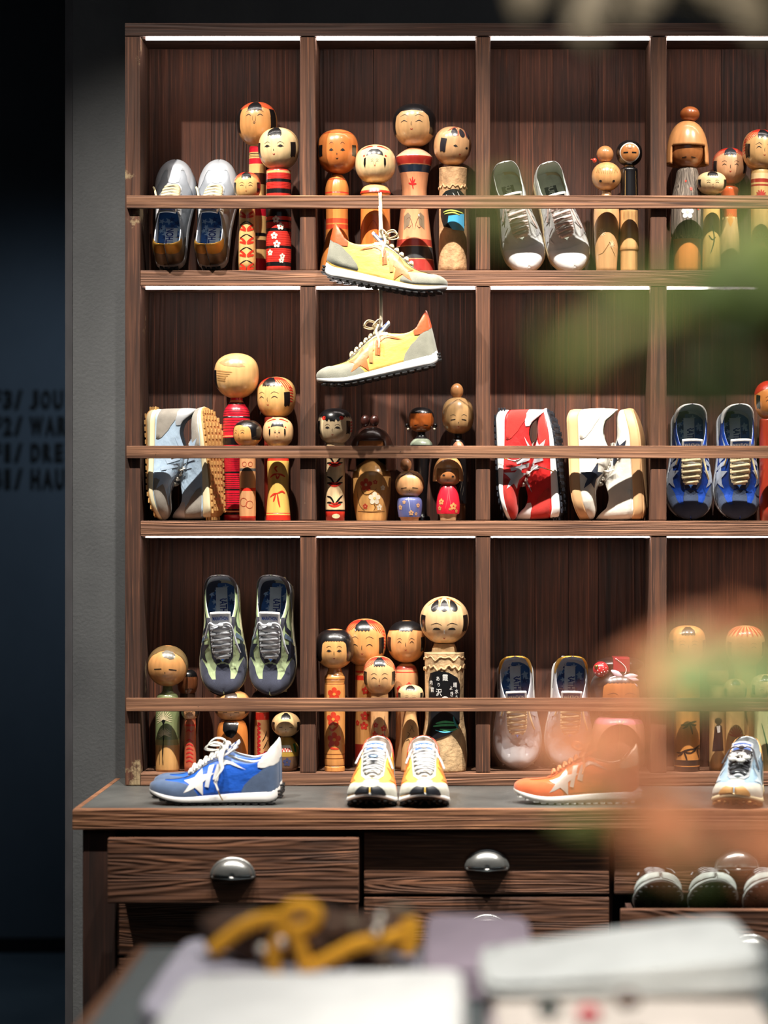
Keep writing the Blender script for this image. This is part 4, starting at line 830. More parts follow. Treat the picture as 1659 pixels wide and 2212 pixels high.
doll(3, 1652, MD, 'kokeshi cut by the photo edge at the bottom right bay with a pale green body', cyl(1672, 1512, 24, 24, 11), mat((176, 176, 128)), (60, 1456, 1516), mat((206, 176, 130)),
     hs='fringe', fc=dict(kind='arc', ey=-.1, sp=.33), extra=bodystrokes([[(-10, 1560), (0, 1600), (6, 1640)]], mat((90, 120, 80)), 3))
# ------------------------------------------------------------------ sneakers
WT = [(0, 0), (.006, .014), (.02, .0255), (.05, .0325), (.1, .0360), (.2, .0365), (.35, .0375), (.5, .042), (.62, .0475), (.72, .050), (.82, .0475), (.90, .040), (.95, .030), (.985, .017), (.996, .008), (1, 0)]
XT = [(0, .020), (.02, .024), (.06, .046), (.10, .075), (.15, .115), (.25, .215), (.35, .33), (.42, .41), (.5, .495), (.6, .59), (.68, .665), (.72, .70), (.76, .74), (.85, .83), (.92, .90), (.97, .945), (1, .965)]
YT = [(0, 0), (.006, .007), (.02, .0145), (.06, .0235), (.15, .0310), (.25, .0315), (.35, .0265), (.42, .0190), (.5, .016), (.6, .0155), (.68, .0135), (.715, .007), (.745, 0), (1, 0)]
ZT = [(0, .096), (.02, .097), (.06, .095), (.10, .087), (.15, .073), (.25, .066), (.35, .074), (.42, .084), (.5, .077), (.6, .062), (.68, .049), (.76, .040), (.85, .034), (.92, .029), (.97, .021), (1, .014)]
def sole_low(xf): return .020*max(0, (xf-.68)/.32)**2+.010*max(0, (.10-xf)/.10)**2
def sneaker(label, S, scale=1.0, sw=1.0, group=None, name='sneaker'):
    L = .285*scale; k = scale; A = lambda n: S.get(n)
    root = empty(name, (0, 0, 0), label, 'sneaker', group or 'sneakers on display')
    th = [(0, .027), (.3, .023), (.6, .017), (.8, .014), (1, .012)]
    if S.get('flat'): th = [(0, .029), (1, .026)]
    zb = lambda x: (sole_low(x)+itp(th, x))*k
    def surf(u, v):
        """u = x fraction along the sole, signed by side through v: v in [-1,1], |v| 0 at the sole, 1 at top line"""
        sd = 1 if v >= 0 else -1; a = min(abs(v), 1.0); x = min(max(u, 0.0), 1.0)
        yb = itp(WT, x)*sw*k; xb = x*L; zt = itp(ZT, x)*k; yt = itp(YT, x)*sw*k; xt = itp(XT, x)*L
        open_ = 1 if x < .7 else max(0, 1-(x-.7)/.12)
        p = .95*open_+.72*(1-open_); q = .95*open_+.72*(1-open_)
        c = math.cos(a*PI/2)**p if a < 1 else 0.0; s = math.sin(a*PI/2)**q
        return Vector((xt+(xb-xt)*c, sd*(yt+(yb-yt)*c*(1+.06*math.sin(PI*a))), zb(x)+zt*s-.002*k))
    def surf2(u, v):
        a = abs(v)
        return surf(u, v) if a <= 1 else surf(u, (a-2) if v > 0 else (2-a))
    def fmap(sd):
        def f(u, v):
            u = min(max(u, .00002), .99998); v = min(max(v, .0), .999 if u < .75 else 1.06); p = surf2(u, sd*v); e = min(.004, u*.8, (1-u)*.8)
            du = surf(min(u+e, .999), sd*v)-surf(max(u-e, .001), sd*v); dv = surf2(u, sd*min(v+.004, 1.07 if u >= .75 else .9995))-surf2(u, sd*max(v-.004, .0001))
            n = dv.cross(du)*sd
            n = n.normalized() if n.length > 1e-12 else Vector((0, 0, 1))
            return p, n
        return f
    FM = {1: fmap(1), -1: fmap(-1)}
    # shell
    mb = MB(); NU = 84; NV = 16; vs = []; fs = []
    us = [(1-math.cos(PI*i/NU))/2 for i in range(NU+1)]
    for sd in (1, -1):
        base = len(vs)
        for u in us:
            for j in range(NV+1): vs.append(surf(u, sd*max(j/NV, 1e-6)))
        for i in range(NU):
            for j in range(NV):
                a = base+i*(NV+1)+j; q = (a, a+1, a+NV+2, a+NV+1); fs.append(q if sd > 0 else q[::-1])
    mb.add([v for v in vs], fs, S['main']); mb.slot(S.get('lining', S['main']))
    o = mb.build('upper', root)
    wl = o.modifiers.new('w', 'WELD'); wl.merge_threshold = .0002
    so = o.modifiers.new('s', 'SOLIDIFY'); so.thickness = .0028*k; so.offset = -1; so.material_offset = 1; so.material_offset_rim = 1
    # overlaid panels
    def panel(nm, poly, m, off=.0011, step=.033, lb=None, sides=(1, -1), obj=True, mb=None):
        q = mb or MB()
        ps = [(math.acos(max(-1, min(1, 1-2*x)))/PI, y) for x, y in poly]
        for sd in sides:
            g = (lambda fm: lambda a, b_: fm((1-math.cos(PI*min(max(a, 0), 1)))/2, b_))(FM[sd])
            decal(q, g, ps, m, off*k, step, asp=.35)
        if mb is None:
            o = q.build(nm, root)
            if lb: o['label'] = lb
            return o
    if A('toe'):
        if S.get('toe_style') == 'plain': panel('toe_cap', [(.76, 0), (.77, .4), (.80, .75), (.82, 1.05), (.97, 1.05), (1, 1.05), (1, 0)], S['toe'])
        else: panel('toe_cap', [(.60, 0), (.645, .22), (.70, .42), (.78, .60), (.88, .72), (.885, .84), (.82, .86), (.765, .88), (.757, 1.05), (.97, 1.05), (1, 1.05), (1, 0)], S['toe'])
    if A('heel'): panel('heel_counter', [(0, 0), (0, .44), (.06, .46), (.13, .44), (.20, .35), (.26, .18), (.29, 0)], S['heel'])
    if A('tab'): panel('heel_tab', [(0, .38), (0, .998), (.135, .998), (.18, .80), (.17, .58), (.11, .44), (.04, .38)], S['tab'], .0016)
    if A('stay'): panel('eyestay', [(.37, .78), (.38, .995), (.45, .995), (.6, .995), (.72, .995), (.745, .99), (.755, .86), (.70, .82), (.62, .84), (.54, .82), (.47, .76), (.44, .68), (.40, .68)], S['stay'], .0012)
    if A('star'):
        for sd in (1, -1):
            q = MB(); ss = (sd,)
            panel('', star(.62, .40, .13, .055, 5, PI/2+.25, 1, 3.1), S['star'], .0016, .03, mb=q, sides=ss)
            if S.get('tail', True):
                panel('', [(.53, .16), (.56, .2), (.53, .70), (.49, .66)], S.get('star2', S['star']), .0020, .03, mb=q, sides=ss)
                panel('', [(.50, .30), (.47, .62), (.40, .72), (.36, .68), (.44, .52), (.46, .24)], S['star'], .0015, .03, mb=q, sides=ss)
                panel('', [(.26, .58), (.36, .76), (.44, .72), (.36, .64)], S['star'], .0015, .03, mb=q, sides=ss)
            q.build('side_star', root)
    if A('bumper'):
        panel('toe_bumper', [(.945, 0), (.965, .45*S.get('bump_v', .66)), (.975, .9*S.get('bump_v', .66)), (1, S.get('bump_v', .66)), (1, 0)], S['bumper'], .0026, .02)
    # midsole
    def ring(x0, zf, inset, n=60):
        out = []
        for i in range(n+1):
            x = (1-math.cos(PI*i/n))/2; out.append((x, 1))
        for i in range(n-1, 0, -1):
            x = (1-math.cos(PI*i/n))/2; out.append((x, -1))
        return [Vector((L*(.5+(x-.5)*(1+inset[1])), sd*(itp(WT, x)*sw*k+inset[0]*k*min(1, 8*x, 8*(1-x)+.0)), zf(x))) for x, sd in out]
    def loft(nm, rings, m, lb=None):
        q = MB(); n = len(rings[0]); vs = [p for r in rings for p in r]; fs = []
        for i in range(len(rings)-1):
            for j in range(n):
                a = i*n+j; b_ = i*n+(j+1) % n; fs.append((a, a+n, b_+n, b_))
        h = n//2; o2 = (len(rings)-1)*n
        for i in range(h):
            a, b_ = i, i+1; c_, d_ = (n-i) % n, (n-i-1) % n
            for o_, rv in ((0, 0), (o2, 1)):
                f_ = [o_+a, o_+b_, o_+d_, o_+c_]; f_ = tuple(dict.fromkeys(f_)); fs.append(f_[::-1] if rv else f_) if len(f_) > 2 else None
        q.add(vs, fs, m); return q
    ot = .0035*k if not S.get('flat') else .003*k
    lo = lambda x: sole_low(x)*k; T = lambda x: itp(th, x)*k
    q = loft('midsole', [ring(0, lambda x: lo(x)+ot, (.000, .0)), ring(0, lambda x: lo(x)+ot+T(x)*.15, (.0032, .012)), ring(0, lambda x: lo(x)+T(x)*.45, (.0040, .014)), ring(0, lambda x: lo(x)+T(x)*.86, (.0022, .008)), ring(0, lambda x: lo(x)+T(x)*1.0, (.0012, .004)), ring(0, lambda x: lo(x)+T(x)*1.02, (-.004, -.02))], S['mid'])
    if S.get('foxing'):
        pass
    q.build('midsole', root)
    q = loft('outsole', [ring(0, lo, (-.004, -.012)), ring(0, lambda x: lo(x)+.0008*k, (-.001, 0)), ring(0, lambda x: lo(x)+ot*1.1, (.0012, .006))], S['out'])
    if not S.get('flat'):
        for i in range(1, 17):
            x = i/17; wy = itp(WT, x)*sw*k
            for f_ in (-.95, -.58, -.2, .2, .58, .95):
                cx, cy = x*L+(.3 if abs(f_) < .9 else 0)*L/17, wy*f_; c_ = .0048*k if abs(f_) < .9 else .0058*k
                z1 = lo(x)+.001; q.box((cx-c_, cy-c_*.6, z1-.0034*k), (cx+c_, cy+c_*.6, z1), S.get('nub', S['out']), .0008)
        for z_ in (.004, .011, .018):
            for y_ in (-.018, -.006, .006, .018):
                q.box((-.0065*k, y_*k-.004*k, (z_+.008)*k-.002*k), (.002*k+abs(y_)*.2, y_*k+.004*k, (z_+.008)*k+.002*k), S.get('nub', S['out']), .0008)
    q.build('outsole', root)
    # insole
    q = MB(); n = 36; pts = []
    fx = lambda t: .035+.70*t
    ins = []
    for i in range(n+1):
        x = fx((1-math.cos(PI*i/n))/2); e = math.sqrt(max(0, 1-((x-.385)/.352)**2))
        ins.append((x*L, min(itp(WT, x)*sw*k*.86, .060*k*max(e, .0)**.8)))
    vs = [Vector((x, y, zb(x/L)+.003*k)) for x, y in ins]+[Vector((x, -y, zb(x/L)+.003*k)) for x, y in ins]
    q.add(vs, [(i, i+n+1, i+n+2, i+1)[::-1] for i in range(n)], S.get('insole', mat((40, 88, 150), 'dull')))
    if S.get('print', 'star') == 'star':
        fl = lambda x, y: (Vector((x, y, zb(x/L)+.003*k)), Vector((0, 0, 1)))
        rn = random.Random(5); lt = mat((150, 178, 206), 'dull'); dk = mat((22, 52, 110), 'dull')
        for i in range(26):
            x = rn.uniform(.07, .46)*L; y = rn.uniform(-.028, .028)*k; r_ = rn.uniform(.007, .012)*k
            lim = itp([(p[0], p[1]) for p in ins], x)-r_*.7
            y = max(-lim, min(lim, y)); st = star(x, y, r_, r_*.42, 5, rn.uniform(0, 6)); m_ = (lt, dk, lt)[i % 3]
            decal(q, fl, st, m_, .0002+.00003*i, .02)
        gx = .24*L; gw = .014*k
        q.add([Vector((x, y, zb(x/L)+.003*k+.0009)) for x, y in ((gx-.17*L, -gw), (gx+.13*L, -gw), (gx+.13*L, gw), (gx-.17*L, gw))], [(0, 1, 2, 3)], mat((196, 206, 212), 'dull'))
        ft = lambda x, y: (Vector((x, y, zb(min(max(x/L, 0), 1))+.003*k+.0009)), Vector((0, 0, 1)))
        text_on(q, ft, 'MARATHON', gx-.005*k, .003*k, .0145*k, .024*k, mat((24, 50, 120), 'dull'), S.get('trot', 0), .0004, .03)
    else:
        gx = .20*L
        q.add([Vector((x, y, zb(x/L)+.003*k+.0006)) for x, y in ((gx-.06*L, -.016*k), (gx+.12*L, -.016*k), (gx+.12*L, .016*k), (gx-.06*L, .016*k))], [(0, 1, 2, 3)], mat((80, 84, 84), 'dull'))
        ft = lambda x, y: (Vector((x, y, zb(min(max(x/L, 0), 1))+.003*k+.0006)), Vector((0, 0, 1)))
        text_on(q, ft, 'SUP', gx-.008*k, 0, .018*k, .020*k, mat((206, 208, 200), 'dull'), 0, .0004, .03)
    q.build('insole', root)
    # tongue
    TX = [(.70, .047), (.62, .058), (.52, .072), (.44, .084), (.38, .095), (.33, .106)]
    q = MB(); vs = []; n = len(TX)*4; up = []; TT = list(reversed(TX))
    def tong(x, y):
        z = itp(TT, x)*k+zb(max(x, .42)); hw_ = itp([(.33, .022), (.45, .022), (.70, .015)], x)*k*sw
        return Vector((x*L-.0*k, y*hw_, z-.006*k*y*y-.001*k))
    NX = 24
    for i in range(NX+1):
        x = .33+(.70-.33)*i/NX
        for j in range(9): vs.append(tong(x, -1+j/4))
    q.add(vs, [(i*9+j, (i+1)*9+j, (i+1)*9+j+1, i*9+j+1) for i in range(NX) for j in range(8)], S.get('tongue', S['main']))
    o = q.build('tongue', root); so = o.modifiers.new('s', 'SOLIDIFY'); so.thickness = .004*k; so.offset = 0
    def ftg(x, y):
        p = tong(x, y); dx = tong(x+.01, y)-tong(x-.01, y); dy = tong(x, y+.05)-tong(x, y-.05); return p, dx.cross(dy).normalized()
    if A('label_bg'):
        q = MB(); decal(q, ftg, [(.345, -.8), (.345, .8), (.41, .8), (.41, -.8)], S['label_bg'], .0024*k, .05, asp=.1)
        # lettering runs across the tongue, top towards the collar
        txt = S.get('label_txt', 'MARATHON'); vs2, fs2 = text2d(txt, .03); w2 = max(v[0] for v in vs2)-min(v[0] for v in vs2)
        o2 = []
        for x, y in vs2:
            p, nn = ftg(.377-y*.040, -x/w2*1.45*(-1)); o2.append(p+nn*.003*k)
        q.add(o2, fs2, S.get('label_fg', mat((240, 240, 240), 'dull')), False); q.build('tongue_label', root)
    # laces
    q = MB(); ml = S['lace']; rows = S.get('rows', 6)
    def crossing(xa, xb, lift, wd):
        pts = []
        for t in range(9):
            u = t/8; x = xa+(xb-xa)*u; yy = -1+2*u; y = (itp(YT, x+.02)*sw*k+.007*k)*yy; zc = (itp(ZT, x)*k+zb(x))
            pts.append(Vector((x*L, y, zc+.0035*k+lift*k+(.0045*k)*(1-yy*yy)-.003*k*abs(yy)**3)))
        q.tube(pts, wd*k, .0014*k, ml, up=Vector((.3, 0, 1)), seg=8)
    lw = S.get('lw', .0044)*.76
    for i in range(rows):
        x = .460+(.685-.460)*i/(rows-1); d = .010
        crossing(x-d, x+d, .0, lw); crossing(x+d, x-d, .0016, lw)
    kind = S.get('bow', 'short')
    zt0 = (itp(ZT, .44)*k+zb(.44)); c0 = Vector((.43*L, 0, zt0+.010*k))
    def band(pts, w_=None, up_=Vector((0, 0, 1)), m_=None): q.tube(cr([c0+Vector(p)*k for p in pts], 6), (w_ or lw)*k, .0013*k, m_ or ml, up=up_, seg=8)
    if kind == 'short':
        band([(0, 0, 0), (-.003, .014, .003), (.004, .025, -.002), (.024, .031, -.014), (.050, .038, -.026), (.066, .044, -.040)], .0024); band([(0, 0, 0), (.003, -.014, .003), (-.004, -.026, -.004), (.012, -.034, -.018), (.030, -.040, -.032)], .0024)
        q.ell(c0+Vector((.002*k, 0, .002*k)), (.006*k, .007*k, .004*k), ml)
    elif kind == 'loops':
        for s in (-1, 1):
            band([(0, 0, 0), (.006, s*.012, .016), (.020, s*.022, .022), (.030, s*.026, .012), (.018, s*.018, .004), (0, 0, .002)])
            band([(.0, s*.004, 0), (-.010, s*.014, .014), (-.004, s*.028, .018), (.010, s*.032, .006), (.002, s*.016, .0)])
            band([(0, 0, 0), (.0, s*.022, .004), (.006, s*.036, -.008), (.004, s*.044, -.03), (.008, s*.047, -.048)])
        q.ell(c0+Vector((0, 0, .004*k)), (.010*k, .009*k, .007*k), ml)
    elif kind == 'long':
        for s in (-1, 1):
            band([(0, 0, 0), (.008, s*.010, .014), (.026, s*.014, .016), (.040, s*.016, .004), (.024, s*.012, .0), (0, 0, .002)])
            band([(.0, s*.006, 0), (.0, s*.024, .002), (.002, s*.040, -.012), (.000, s*.048, -.038), (.012, s*.052, -.060), (.006, s*.054, -.084)], .0056)
            band([(.006, s*.054, -.084), (.002, s*.0545, -.094), (-.004, s*.055, -.104)], .0016, m_=mat((206, 170, 90), 'metal'))
        q.ell(c0+Vector((0, 0, .004*k)), (.010*k, .009*k, .007*k), ml)
    q.build('laces', root)
    return root
def pose(root, toe, up, center, zsnap=None):
    toe = Vector(toe).normalized(); up = Vector(up); up = (up-toe*up.dot(toe)).normalized(); sd = up.cross(toe)
    M = Matrix((toe, sd, up)).transposed().to_4x4()
    sc = root.get('_k', 1.0); lc = Vector((.1425*sc, 0, .05*sc))
    M.translation = Vector(center)-(M.to_3x3() @ lc)
    root.matrix_world = M
    if zsnap is not None:
        mz = min((M @ v.co).z for ch in root.children for v in ch.data.vertices); M.translation.z += zsnap-mz+.0006; root.matrix_world = M
    return root
def dup(src, label):
    c = copy_tree(src); c['label'] = label; return c
def shoe(label, S, scale, **k):
    r = sneaker(label, S, scale, **k); r['_k'] = scale; return r
suG = mat((136, 136, 122), 'suede'); WHT = mat((232, 232, 228), 'leather'); WR = mat((238, 238, 236), 'rubber'); BR = mat((20, 20, 22), 'rubber'); CRM = mat((226, 214, 176), 'rubber')
LW = mat((226, 224, 216), 'cloth'); LB = mat((206, 190, 156), 'cloth'); LCR = mat((236, 220, 176), 'cloth'); GOLD = mat((186, 140, 60), 'gold'); SIL = mat((200, 203, 208), 'silver'); BLUE_L = mat((36, 78, 160), 'dull')
# top left: silver pair standing toe up against the back
S = dict(main=mat((150, 156, 164), 'silver'), toe=mat((186, 190, 196), 'silver'), heel=mat((120, 104, 84), 'silver'), tab=GOLD, stay=mat((206, 208, 212), 'silver'), mid=mat((150, 152, 156), 'rubber'), out=BR, lace=LCR, lining=mat((214, 218, 226), 'nylon'), bow='short', tongue=mat((190, 190, 190), 'silver'), label_bg=BLUE_L)
a = shoe('silver metallic sneaker with gold heel, left of the pair in the top left bay', S, 1.0, sw=.95)
pose(a, (.02, .40, 1), (.0, -1, .40), P(371, 460, 5.832), ROW[1])
c = dup(a, 'silver metallic sneaker with gold heel, right of the pair in the top left bay'); pose(c, (.04, .40, 1), (-.04, -1, .40), P(463, 460, 5.832), ROW[1])
# top third bay: pale silver low sneakers toe down
S = dict(main=mat((202, 204, 202), 'leather'), toe=mat((214, 216, 216), 'leather'), toe_style='plain', heel=mat((214, 216, 210), 'leather'), stay=mat((206, 208, 206), 'leather'), star=mat((190, 190, 192), 'silver'), mid=mat((214, 196, 160), 'rubber'), out=mat((206, 170, 120), 'rubber'), flat=True, lace=mat((214, 192, 184), 'cloth'), lining=mat((216, 222, 210), 'leather'), insole=mat((206, 210, 198), 'dull'), print='sup', label_bg=mat((40, 42, 44), 'dull'), label_txt='GGDB', label_fg=mat((220, 220, 210), 'dull'), bow='short', tongue=mat((216, 218, 212), 'leather'))
a = shoe('pale silver low sneaker with pink laces, left of the pair in the third top bay', S, .90, sw=1.09)
pose(a, (.25, -.20, -1), (-.02, -1, .22), P(1116, 465, 5.835), ROW[1])
c = dup(a, 'pale silver low sneaker with pink laces, right of the pair in the third top bay'); pose(c, (.28, -.20, -1), (-.02, -1, .22), P(1211, 465, 5.835), ROW[1])
# hanging pair
YEL = mat((224, 188, 98), 'nylon'); ORN = mat((204, 84, 42), 'leather')
S = dict(main=YEL, toe=suG, heel=suG, tab=ORN, stay=mat((170, 170, 162), 'suede'), star=mat((206, 106, 56), 'leather'), star2=mat((214, 130, 76), 'leather'), mid=WR, out=BR, lace=LB, lining=mat((226, 226, 222), 'nylon'), bow='loops', tongue=mat((206, 208, 208), 'nylon'), label_bg=BLUE_L)
def hang(root, pts, nm='hanging_lace'):
    q = MB(); Mi = root.matrix_world.inverted(); q.tube([Mi @ p for p in cr(pts, 8)], .0042, .0012, mat((222, 208, 180), 'cloth'), up=Mi.to_3x3() @ Vector((0, -1, 0)), seg=8)
    q.build(nm, root)
HD = 5.685
a = shoe('yellow and grey runner with orange heel hanging from the top rail, toe right', S, 1.0)
pose(a, (1, -.02, -.175), (.175, 0, 1), P(838, 578, HD))
c = dup(a, 'yellow and grey runner with orange heel hanging lowest below the other, toe left'); pose(c, (-1, -.02, -.215), (-.215, 0, 1), P(811, 772, HD))
zr = RAIL[1]
hang(a, [P(825, 508, HD), P(822, 470, 5.69), Vector((P(821, 0, 5.70).x, RY0-.003, zr-.026)), Vector((P(820, 0, 5.70).x, RY0-.002, zr+.002)), Vector((P(820, 0, 5.72).x, RY0+.012, zr+.004)), Vector((P(820, 0, 5.72).x, CF+.001, zr-.01))])
hang(c, [P(823, 708, HD), P(823, 670, HD+.01), P(822, 600, 5.71), P(822, 480, 5.712), P(821, 445, 5.712)])
# middle left: pale blue and grey pair lying on their sides
LBL = mat((166, 188, 208), 'nylon'); GUM = mat((190, 142, 84), 'rubber')
gs = mat((146, 140, 130), 'suede')
S = dict(main=LBL, toe=gs, heel=gs, tab=mat((180, 182, 184), 'silver'), stay=mat((166, 176, 186), 'suede'), star=mat((170, 190, 210), 'leather'), tail=True, mid=CRM, out=GUM, nub=mat((200, 156, 96), 'rubber'), lace=mat((196, 190, 176), 'cloth'), lining=mat((206, 212, 218), 'nylon'), bow='loops', tongue=LBL)
a = shoe('pale blue and grey runner stood on its toe, cream sole left, middle left bay', S, .92)
pose(a, (.04, .0, -1), (1, -.05, .02), P(364, 1004, 5.822), ROW[2])
c = dup(a, 'pale blue and grey runner stood on its heel showing gum treads, middle left bay'); pose(c, (-.06, .0, 1), (-1, .42, .04), P(430, 1004, 5.822), ROW[2])
# middle third bay: red pair, white pair
RD = mat((206, 40, 40), 'nylon'); RDS = mat((186, 42, 34), 'suede'); DK = mat((30, 34, 44), 'rubber')
S = dict(main=RD, toe=RDS, heel=RDS, tab=mat((220, 220, 222), 'silver'), stay=RD, star=mat((196, 198, 204), 'silver'), mid=WR, out=DK, lace=mat((226, 214, 206), 'cloth'), lining=mat((206, 206, 210), 'nylon'), bow='long', tongue=RD)
a = shoe('red runner with silver star stood on its toe, sole to the left, middle third bay', S, .91)
pose(a, (.04, .0, -1), (1, -.06, .02), P(1115, 1003, 5.815), ROW[2])
c = dup(a, 'red runner stood on its heel, white sole to the right, middle third bay'); pose(c, (-.08, .0, 1), (-1, .22, -.02), P(1170, 1003, 5.824), ROW[2])
SANDG = mat((206, 164, 118), 'rubber'); IV = mat((222, 218, 206), 'leather')
S = dict(main=IV, toe=None, heel=IV, tab=None, stay=IV, star=mat((76, 82, 98), 'gold'), tail=False, mid=SANDG, out=SANDG, flat=True, lace=mat((206, 198, 184), 'cloth'), lining=mat((206, 200, 186), 'leather'), bow='loops', tongue=IV, insole=IV, print='sup')
a = shoe('white leather sneaker with glitter star and sand sole stood on its toe, middle third bay', S, .92)
pose(a, (.05, .0, -1), (1, -.10, .02), P(1272, 1003, 5.822), ROW[2])
c = dup(a, 'white leather sneaker with plain side and sand sole to the right, stood on its heel'); pose(c, (-.05, .0, 1), (-1, .20, -.05), P(1350, 1003, 5.824), ROW[2])
# middle fourth bay: navy pair toe down
BL = mat((22, 66, 160), 'nylon'); SLT = mat((52, 66, 92), 'suede')
S = dict(main=BL, toe=SLT, heel=SLT, tab=mat((232, 232, 228), 'leather'), stay=mat((34, 46, 84), 'suede'), star=mat((170, 180, 196), 'leather'), mid=mat((206, 210, 216), 'rubber'), out=BR, bumper=BR, bump_v=.2, lace=LCR, lining=mat((196, 208, 220), 'nylon'), bow='short', tongue=mat((226, 226, 224), 'leather'), label_bg=BLUE_L, lw=.005)
a = shoe('royal blue runner with cream laces standing toe down, left of the pair, middle right bay', S, .93, sw=1.17)
pose(a, (-.0, -.16, -1), (0, -1, .17), P(1491, 1000, 5.832), ROW[2])
c = dup(a, 'royal blue runner with cream laces standing toe down, right of the pair'); pose(c, (.03, -.16, -1), (.03, -1, .17), P(1594, 1000, 5.832), ROW[2])
# bottom left bay: pale green and slate pair on the rail
GRN = mat((198, 218, 168), 'nylon'); CH = mat((62, 66, 84), 'suede')
S = dict(main=GRN, toe=CH, heel=CH, tab=mat((30, 24, 26), 'leather'), stay=mat((46, 46, 60), 'suede'), star=mat((40, 44, 58), 'leather'), star2=mat((110, 130, 156), 'silver'), mid=mat((200, 190, 160), 'rubber'), out=mat((190, 172, 128), 'rubber'), bumper=BR, bump_v=.22, lace=mat((196, 200, 206), 'cloth'), lining=mat((220, 224, 230), 'nylon'), bow='short', tongue=mat((230, 230, 232), 'leather'), label_bg=mat((214, 216, 220), 'dull'), label_fg=mat((30, 80, 170), 'dull'), lw=.0048)
a = shoe('pale green and slate runner leaning toe down on the rail, left of the pair', S, .97, sw=1.12)
pose(a, (.04, -.17, -1), (.04, -1, .20), P(480, 1378, 5.80), RAIL[3])
c = dup(a, 'pale green and slate runner leaning toe down on the rail, right of the pair'); pose(c, (-.04, -.17, -1), (-.05, -1, .20), P(588, 1378, 5.80), RAIL[3])
# bottom third bay: silver pair with gold heels toe down
S = dict(main=mat((190, 190, 196), 'silver'), toe=mat((200, 200, 204), 'silver'), heel=mat((196, 196, 200), 'leather'), tab=GOLD, stay=mat((190, 190, 196), 'silver'), star=mat((176, 176, 182), 'silver'), mid=mat((206, 206, 202), 'rubber'), out=mat((196, 196, 192), 'rubber'), lace=mat((232, 206, 160), 'cloth'), lining=mat((206, 212, 222), 'nylon'), bow='short', tongue=mat((226, 226, 228), 'leather'), label_bg=BLUE_L, lw=.0045)
a = shoe('silver runner with gold glitter heel toe down, left of the pair, third bottom bay', S, .92, sw=1.2)
pose(a, (.03, -.16, -1), (-.02, -1, .19), P(1116, 1528, 5.832), ROW[3])
c = dup(a, 'silver runner with gold glitter heel toe down, right of the pair beside geisha doll'); pose(c, (-.02, -.16, -1), (.02, -1, .19), P(1231, 1528, 5.832), ROW[3])
# worktop: blue pair side on
BB = mat((34, 96, 206), 'nylon'); SL2 = mat((78, 98, 130), 'suede')
S = dict(main=BB, toe=SL2, heel=SL2, tab=WHT, stay=mat((62, 84, 124), 'suede'), star=WHT, star2=mat((214, 220, 228), 'leather'), mid=WR, out=BR, lace=mat((224, 222, 214), 'cloth'), lining=mat((232, 232, 230), 'nylon'), bow='long', tongue=mat((232, 232, 230), 'leather'), label_bg=mat((36, 60, 110), 'dull'), lw=.0046)
a = shoe('bright blue runner with white star at the front of the worktop, side on, toe left', S, 1.0)
pose(a, (-1, .02, 0), (0, 0, 1), P(464, 1670, 5.385), CTZ)
c = dup(a, 'blue runner almost hidden behind the front blue one on the worktop'); pose(c, (-1, -.03, 0), (0, 0, 1), P(471, 1650, 5.500), CTZ)
# worktop: yellow pair seen from the toe
S = dict(main=mat((238, 190, 84), 'nylon'), toe=mat((176, 176, 164), 'suede'), heel=suG, tab=mat((214, 80, 60), 'leather'), stay=mat((206, 206, 196), 'suede'), star=mat((232, 132, 66), 'leather'), mid=WR, out=BR, bumper=mat((22, 26, 34), 'rubber'), lace=mat((190, 192, 194), 'cloth'), lining=mat((206, 190, 176), 'nylon'), bow='short', tongue=mat((230, 230, 230), 'leather'), label_bg=mat((46, 90, 180), 'dull'), lw=.0048)
a = shoe('yellow and white runner facing front with a round blue charm on its laces, worktop', S, 1.0, sw=1.06)
q = MB(); q.ell((.168, 0, .100), (.010, .012, .004), mat((150, 180, 214), 'metal')); q.build('lace_charm', a)
pose(a, (-.03, -1, 0), (0, 0, 1), P(808, 1660, 5.415), CTZ)
c = dup(a, 'yellow and white runner facing front, right of the worktop pair'); pose(c, (.03, -1, 0), (0, 0, 1), P(916, 1660, 5.415), CTZ)
bpy.data.objects.remove([x for x in c.children if x.name.startswith('lace_charm')][0])
# worktop: orange one side on
OR1 = mat((222, 112, 60), 'nylon'); OR2 = mat((206, 98, 52), 'suede')
S = dict(main=OR1, toe=OR2, heel=OR2, tab=mat((230, 206, 186), 'leather'), stay=OR2, star=mat((206, 198, 190), 'silver'), mid=WR, out=mat((220, 220, 216), 'rubber'), lace=mat((222, 150, 106), 'cloth'), lining=mat((236, 206, 180), 'nylon'), bow='loops', tongue=OR1)
a = shoe('orange runner with white sole side on behind the blurred blossoms, worktop', S, .96)
pose(a, (-1, .02, 0), (0, 0, 1), P(1245, 1668, 5.40), CTZ)
# worktop: denim and grey one at the right
S = dict(main=mat((140, 166, 186), 'nylon'), toe=mat((186, 184, 172), 'suede'), heel=suG, tab=GUM, stay=mat((150, 156, 162), 'suede'), star=mat((176, 190, 200), 'leather'), mid=CRM, out=GUM, bumper=GUM, lace=mat((52, 54, 60), 'cloth'), lining=mat((190, 200, 206), 'nylon'), bow='short', tongue=mat((200, 206, 212), 'leather'), label_bg=mat((36, 84, 160), 'dull'))
a = shoe('pale denim runner with dark laces and a white beaded flower, right end of the worktop', S, 1.0, sw=1.06)
q = MB(); PW = mat((230, 230, 226))
for k in range(5):
    d = 2*PI*k/5+.3; cc = Vector((.172+.0*k, 0, .098)); u_ = Vector((math.cos(d)*.8, math.sin(d), -math.cos(d)*.35))
    q.ell(cc+u_*.016, (.010, .010, .005), PW, 14, 8)
    for j in range(5): q.ell(cc+u_*(.008+.004*j)+Vector((0, 0, .005)), (.0016,)*3, mat((206, 206, 204)), 8, 6)
q.ell((.172, 0, .104), (.004,)*3, PW, 10, 8)
